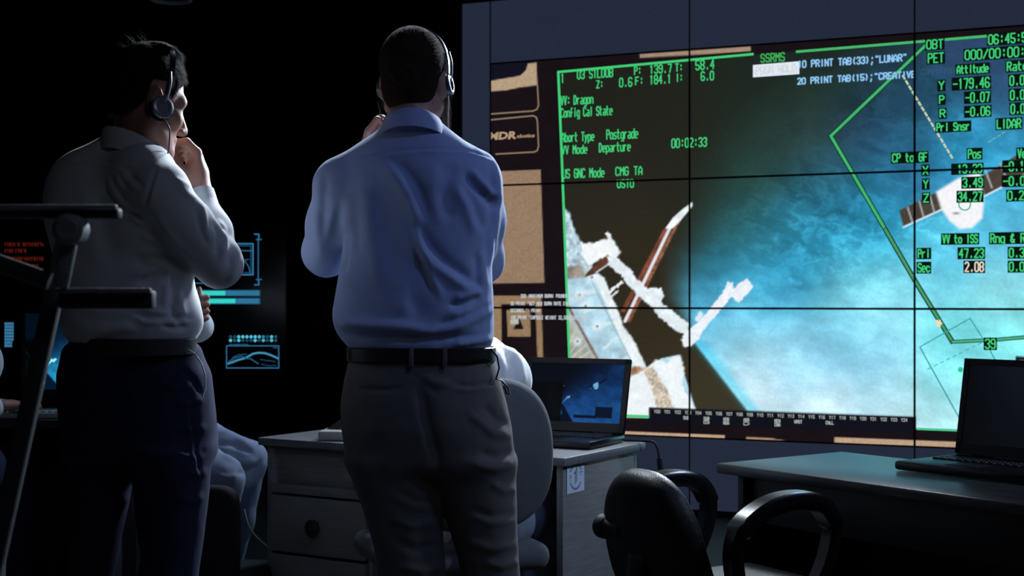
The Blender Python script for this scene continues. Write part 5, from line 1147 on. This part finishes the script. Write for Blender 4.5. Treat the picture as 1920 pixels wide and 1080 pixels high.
# ================================================================== simpler builder for the three seated people
def seated(name_lab, org, yaw, J, mats, tuck=None, neckp=None, hands=True, h=.0065, hairm=M['hair'], rows=None):
    """J: joints in the person's own frame (x right, y forward, z up)"""
    R = Rz(yaw); org = A(org)
    def g(p): return org+R @ A(p)
    hcx = g(J['head']); S = SDF(); head_sdf(S, hcx, Rz(yaw+J.get('hy', 0), J.get('hp', .05)), 1.0)
    S.add(cap(hcx+A((0, 0, -.07)), g(J['neck']), .054, .058), .03)
    S.chain([g(J['neck']), g(J['chest']), g(J['hip'])], [.06, .10, .11], .06)
    S.add(cap(g(J['sL']), g(J['sR']), .05), .04)
    for s in 'LR':
        S.chain([g(J['s'+s]), g(J['e'+s]), g(J['w'+s])], [.042, .038, .027], .02)
        S.chain([g(J['h'+s]), g(J['k'+s]), g(J['a'+s])], [.070, .050, .036], .02)
        if hands: hand_sdf(S, g(J['w'+s]), g(J['n'+s]), R @ A(J['ac'+s]), [[R @ A(d) for d in J['cu'+s]]]*4, [g(t) for t in J['th'+s]], spread=J.get('sp', 1.0))
    o, V, Q = organic('person', S, org+A((-.75, -.75, .0)), org+A((.75, .75, 1.75)), .0055, M['skin'], None, org, 1); o.location = org
    tag(o, name_lab, 'person')
    hR_ = Rz(yaw+J.get('hy', 0), J.get('hp', .05))
    organic('hair', hair_cap(hcx, hR_, 1.0, .006, ([-.11, -.06, -.03, .0, .05, .075, .10], [-.078, -.082, -.04, .0, .03, .075, .09])), hcx-.17, hcx+.17, .006, hairm, o, org, 1)
    S = SDF(); c = g(J['chest']); hp_ = g(J['hip']); nk = g(J['neck'])
    S.chain([nk+A((0, 0, -.02)), (nk+c)/2, c, (c+hp_)/2, hp_], [.070, .105, .132, .132, .135], .06)
    for s, x in (('L', -1), ('R', 1)):
        S.add(cap(g((x*.09, J['chest'][1]*.5+J['neck'][1]*.5, (J['chest'][2]+J['neck'][2])/2-.03)), g(J['s'+s])*.35+c*.65, .11, .10), .05)
        S.add(cap(nk+A((0, 0, -.045)), g(J['s'+s]), .055, .062), .05); e = A(J['e'+s]); w = A(J['w'+s])
        S.chain([g(J['s'+s]), g(e), g(e+(w-e)*.86)], [.064, .053, .040], .03)
    S.sub(cap(hcx+A((0, 0, -.05)), nk, .055), .01)
    s_, V, Q = organic('shirt', S, org+A((-.75, -.75, .40)), org+A((.75, .75, 1.6)), h, mats[0], o, org, 2, noise=.010, folds=J.get('folds'))
    collar('collar', mats[0], s_, nk+A((0, 0, .035)), yaw, .064, .078, .045, .05, .018, -.03, origin=org)
    S = SDF(); S.add(cap(g(J['hL']), g(J['hR']), .105), .05); S.add(cap(hp_+A((0, 0, -.02)), hp_+A((0, 0, .03)), .128), .05)
    for s in 'LR': S.chain([g(J['h'+s]), g((A(J['h'+s])+A(J['k'+s]))/2), g(J['k'+s]), g((A(J['k'+s])+A(J['a'+s]))/2), g(J['a'+s])], [.098, .086, .070, .066, .055], .03)
    organic('trousers', S, org+A((-.75, -.75, .0)), org+A((.75, .75, 1.1)), h, mats[1], o, org, 2, noise=.010, folds=J.get('tfolds'))
    R2 = R
    for s in 'LR': a = g(J['a'+s]); f = R[:, 1]; S = SDF().chain([a+A((0, 0, -.03))-f*.03, a+A((0, 0, -.045))+f*.08, a+A((0, 0, -.05))+f*.15], [.042, .042, .032], .03); organic('shoe', S, a-.25, a+.25, .009, M['shoe'], o, org)
    return o
def joints(org, yaw, pts):
    R = Rz(yaw); return {k: tuple((A(P(*v))-A(org)) @ R) for k, v in pts.items()}
# perched man with crossed arms (faces right)
og = (-1.30, 5.20, 0); y3 = math.radians(86)
J3 = dict(chest=(0, 0, 1.15), hip=(0, -.02, .76), neck=(-.02, -.02, 1.385), acR=(0, 0, -1), acL=(0, 0, -1), sp=1.25, cuR=[(.85, .25, 0), (.35, -.95, 0), (-.8, -.5, 0)], cuL=[(-.9, -.3, 0), (-.4, -.9, 0), (.3, -.9, 0)], hp=.1,
 tfolds=[([(402, 805), (430, 812), (470, 835)], 7, .009, 'r'), ([(402, 830), (440, 834), (476, 850)], 6, -.009, 'r'), ([(415, 850), (450, 868), (485, 865)], 6, .009, 'r'), ([(445, 888), (468, 884), (484, 875)], 5, -.008, 'r'), ([(405, 890), (425, 896), (445, 892)], 5, .006, 'r'), ([(470, 915), (478, 890), (494, 862)], 6, .007, 's')])
J3.update(joints(og, y3, dict(head=(289, 372, 5.2), sL=(290, 505, 5.38), sR=(290, 505, 5.02), eL=(330, 600, 5.42), wL=(345, 590, 5.25), nL=(350, 580, 5.15), eR=(370, 612, 5.16), wR=(368, 592, 5.06), nR=(386, 577, 5.06),
 hL=(290, 800, 5.30), hR=(295, 815, 5.10), kL=(464, 862, 5.34), kR=(418, 898, 4.98), aL=(420, 1085, 5.30), aR=(400, 1090, 4.98))))
J3['thL'] = [J3['nL']]*3; J3['thR'] = [tuple(joints(og, y3, dict(t=q))['t']) for q in ((374, 566, 5.02), (375, 553, 5.03), (374, 541, 5.04))]
seated('perched man with crossed arms, white sleeve and grey-blue trousers, behind the standing man', og, y3, J3, (M['shirt3'], M['greytrs']))
# operator at the glowing laptop
og = (-.16, 4.13, 0); y5 = math.radians(26)
J5 = dict(chest=(-.03, .03, .86), hip=(0, -.02, .56), acL=(-1, .2, 0), acR=(1, .2, 0), cuL=[(.3, .9, -.1), (.2, .8, -.5), (.1, .5, -.8)], cuR=[(-.3, .9, -.1), (-.2, .8, -.5), (-.1, .5, -.8)], hL=(-.10, -.0, .56), hR=(.10, -.0, .56), kL=(-.13, .36, .54), kR=(.10, .36, .54), aL=(-.13, .30, .09), aR=(.10, .30, .09), hp=.3,
 folds=[([(930, 655), (945, 690), (950, 725)], 5, .009, 'r'), ([(945, 650), (962, 690), (966, 725)], 5, -.008, 'r'), ([(955, 640), (975, 680), (982, 720)], 6, .008, 'r'), ([(926, 640), (950, 650), (970, 668)], 3.5, .005, 's')])
J5.update(joints(og, y5, dict(head=(815, 500, 4.36), neck=(822, 612, 4.27), sL=(725, 660, 4.38), sR=(905, 672, 4.22), eL=(725, 780, 4.45), wL=(870, 798, 4.60), nL=(905, 800, 4.64), eR=(935, 765, 4.27), wR=(968, 798, 4.47), nR=(985, 800, 4.54))))
for s in 'LR': w_ = A(J5['w'+s]); J5['th'+s] = [tuple(w_+A((0, .03, .0))), tuple(w_+A((0, .05, -.005))), tuple(w_+A((0, .065, -.008)))]
seated('seated operator in white shirt at the glowing laptop, hidden behind the blue shirt', og, y5, J5, (M['shirt3'], M['greytrs']))
# operator at the left edge
og = (-2.10, 5.28, 0)
J4 = dict(head=(-.10, .06, 1.28), neck=(-.10, .03, 1.10), chest=(-.08, .0, .88), hip=(0, 0, .57), sL=(-.28, .02, 1.03), sR=(.01, .02, 1.03), eL=(-.30, .0, .80), wL=(-.16, .22, .795), eR=(.045, -.06, .765), wR=(.165, .10, .795),
 nL=(-.11, .29, .79), nR=(.235, .165, .795), acL=(-1, .2, 0), acR=(.9, -.4, 0), cuL=[(.3, .9, -.1), (.2, .8, -.5), (.1, .5, -.8)], cuR=[(.3, .9, .1), (.3, .8, -.5), (.1, .5, -.8)], thL=[(-.10, .25, .79), (-.08, .28, .785), (-.06, .3, .78)], thR=[(.18, .14, .79), (.19, .175, .785), (.20, .20, .78)],
 hL=(-.11, .0, .56), hR=(.11, .0, .56), kL=(-.13, .40, .54), kR=(.13, .40, .54), aL=(-.13, .36, .09), aR=(.13, .36, .09))
seated('seated operator at the far left edge, white elbow and hand showing', og, 0.0, J4, (M['shirt3'], M['navy']))
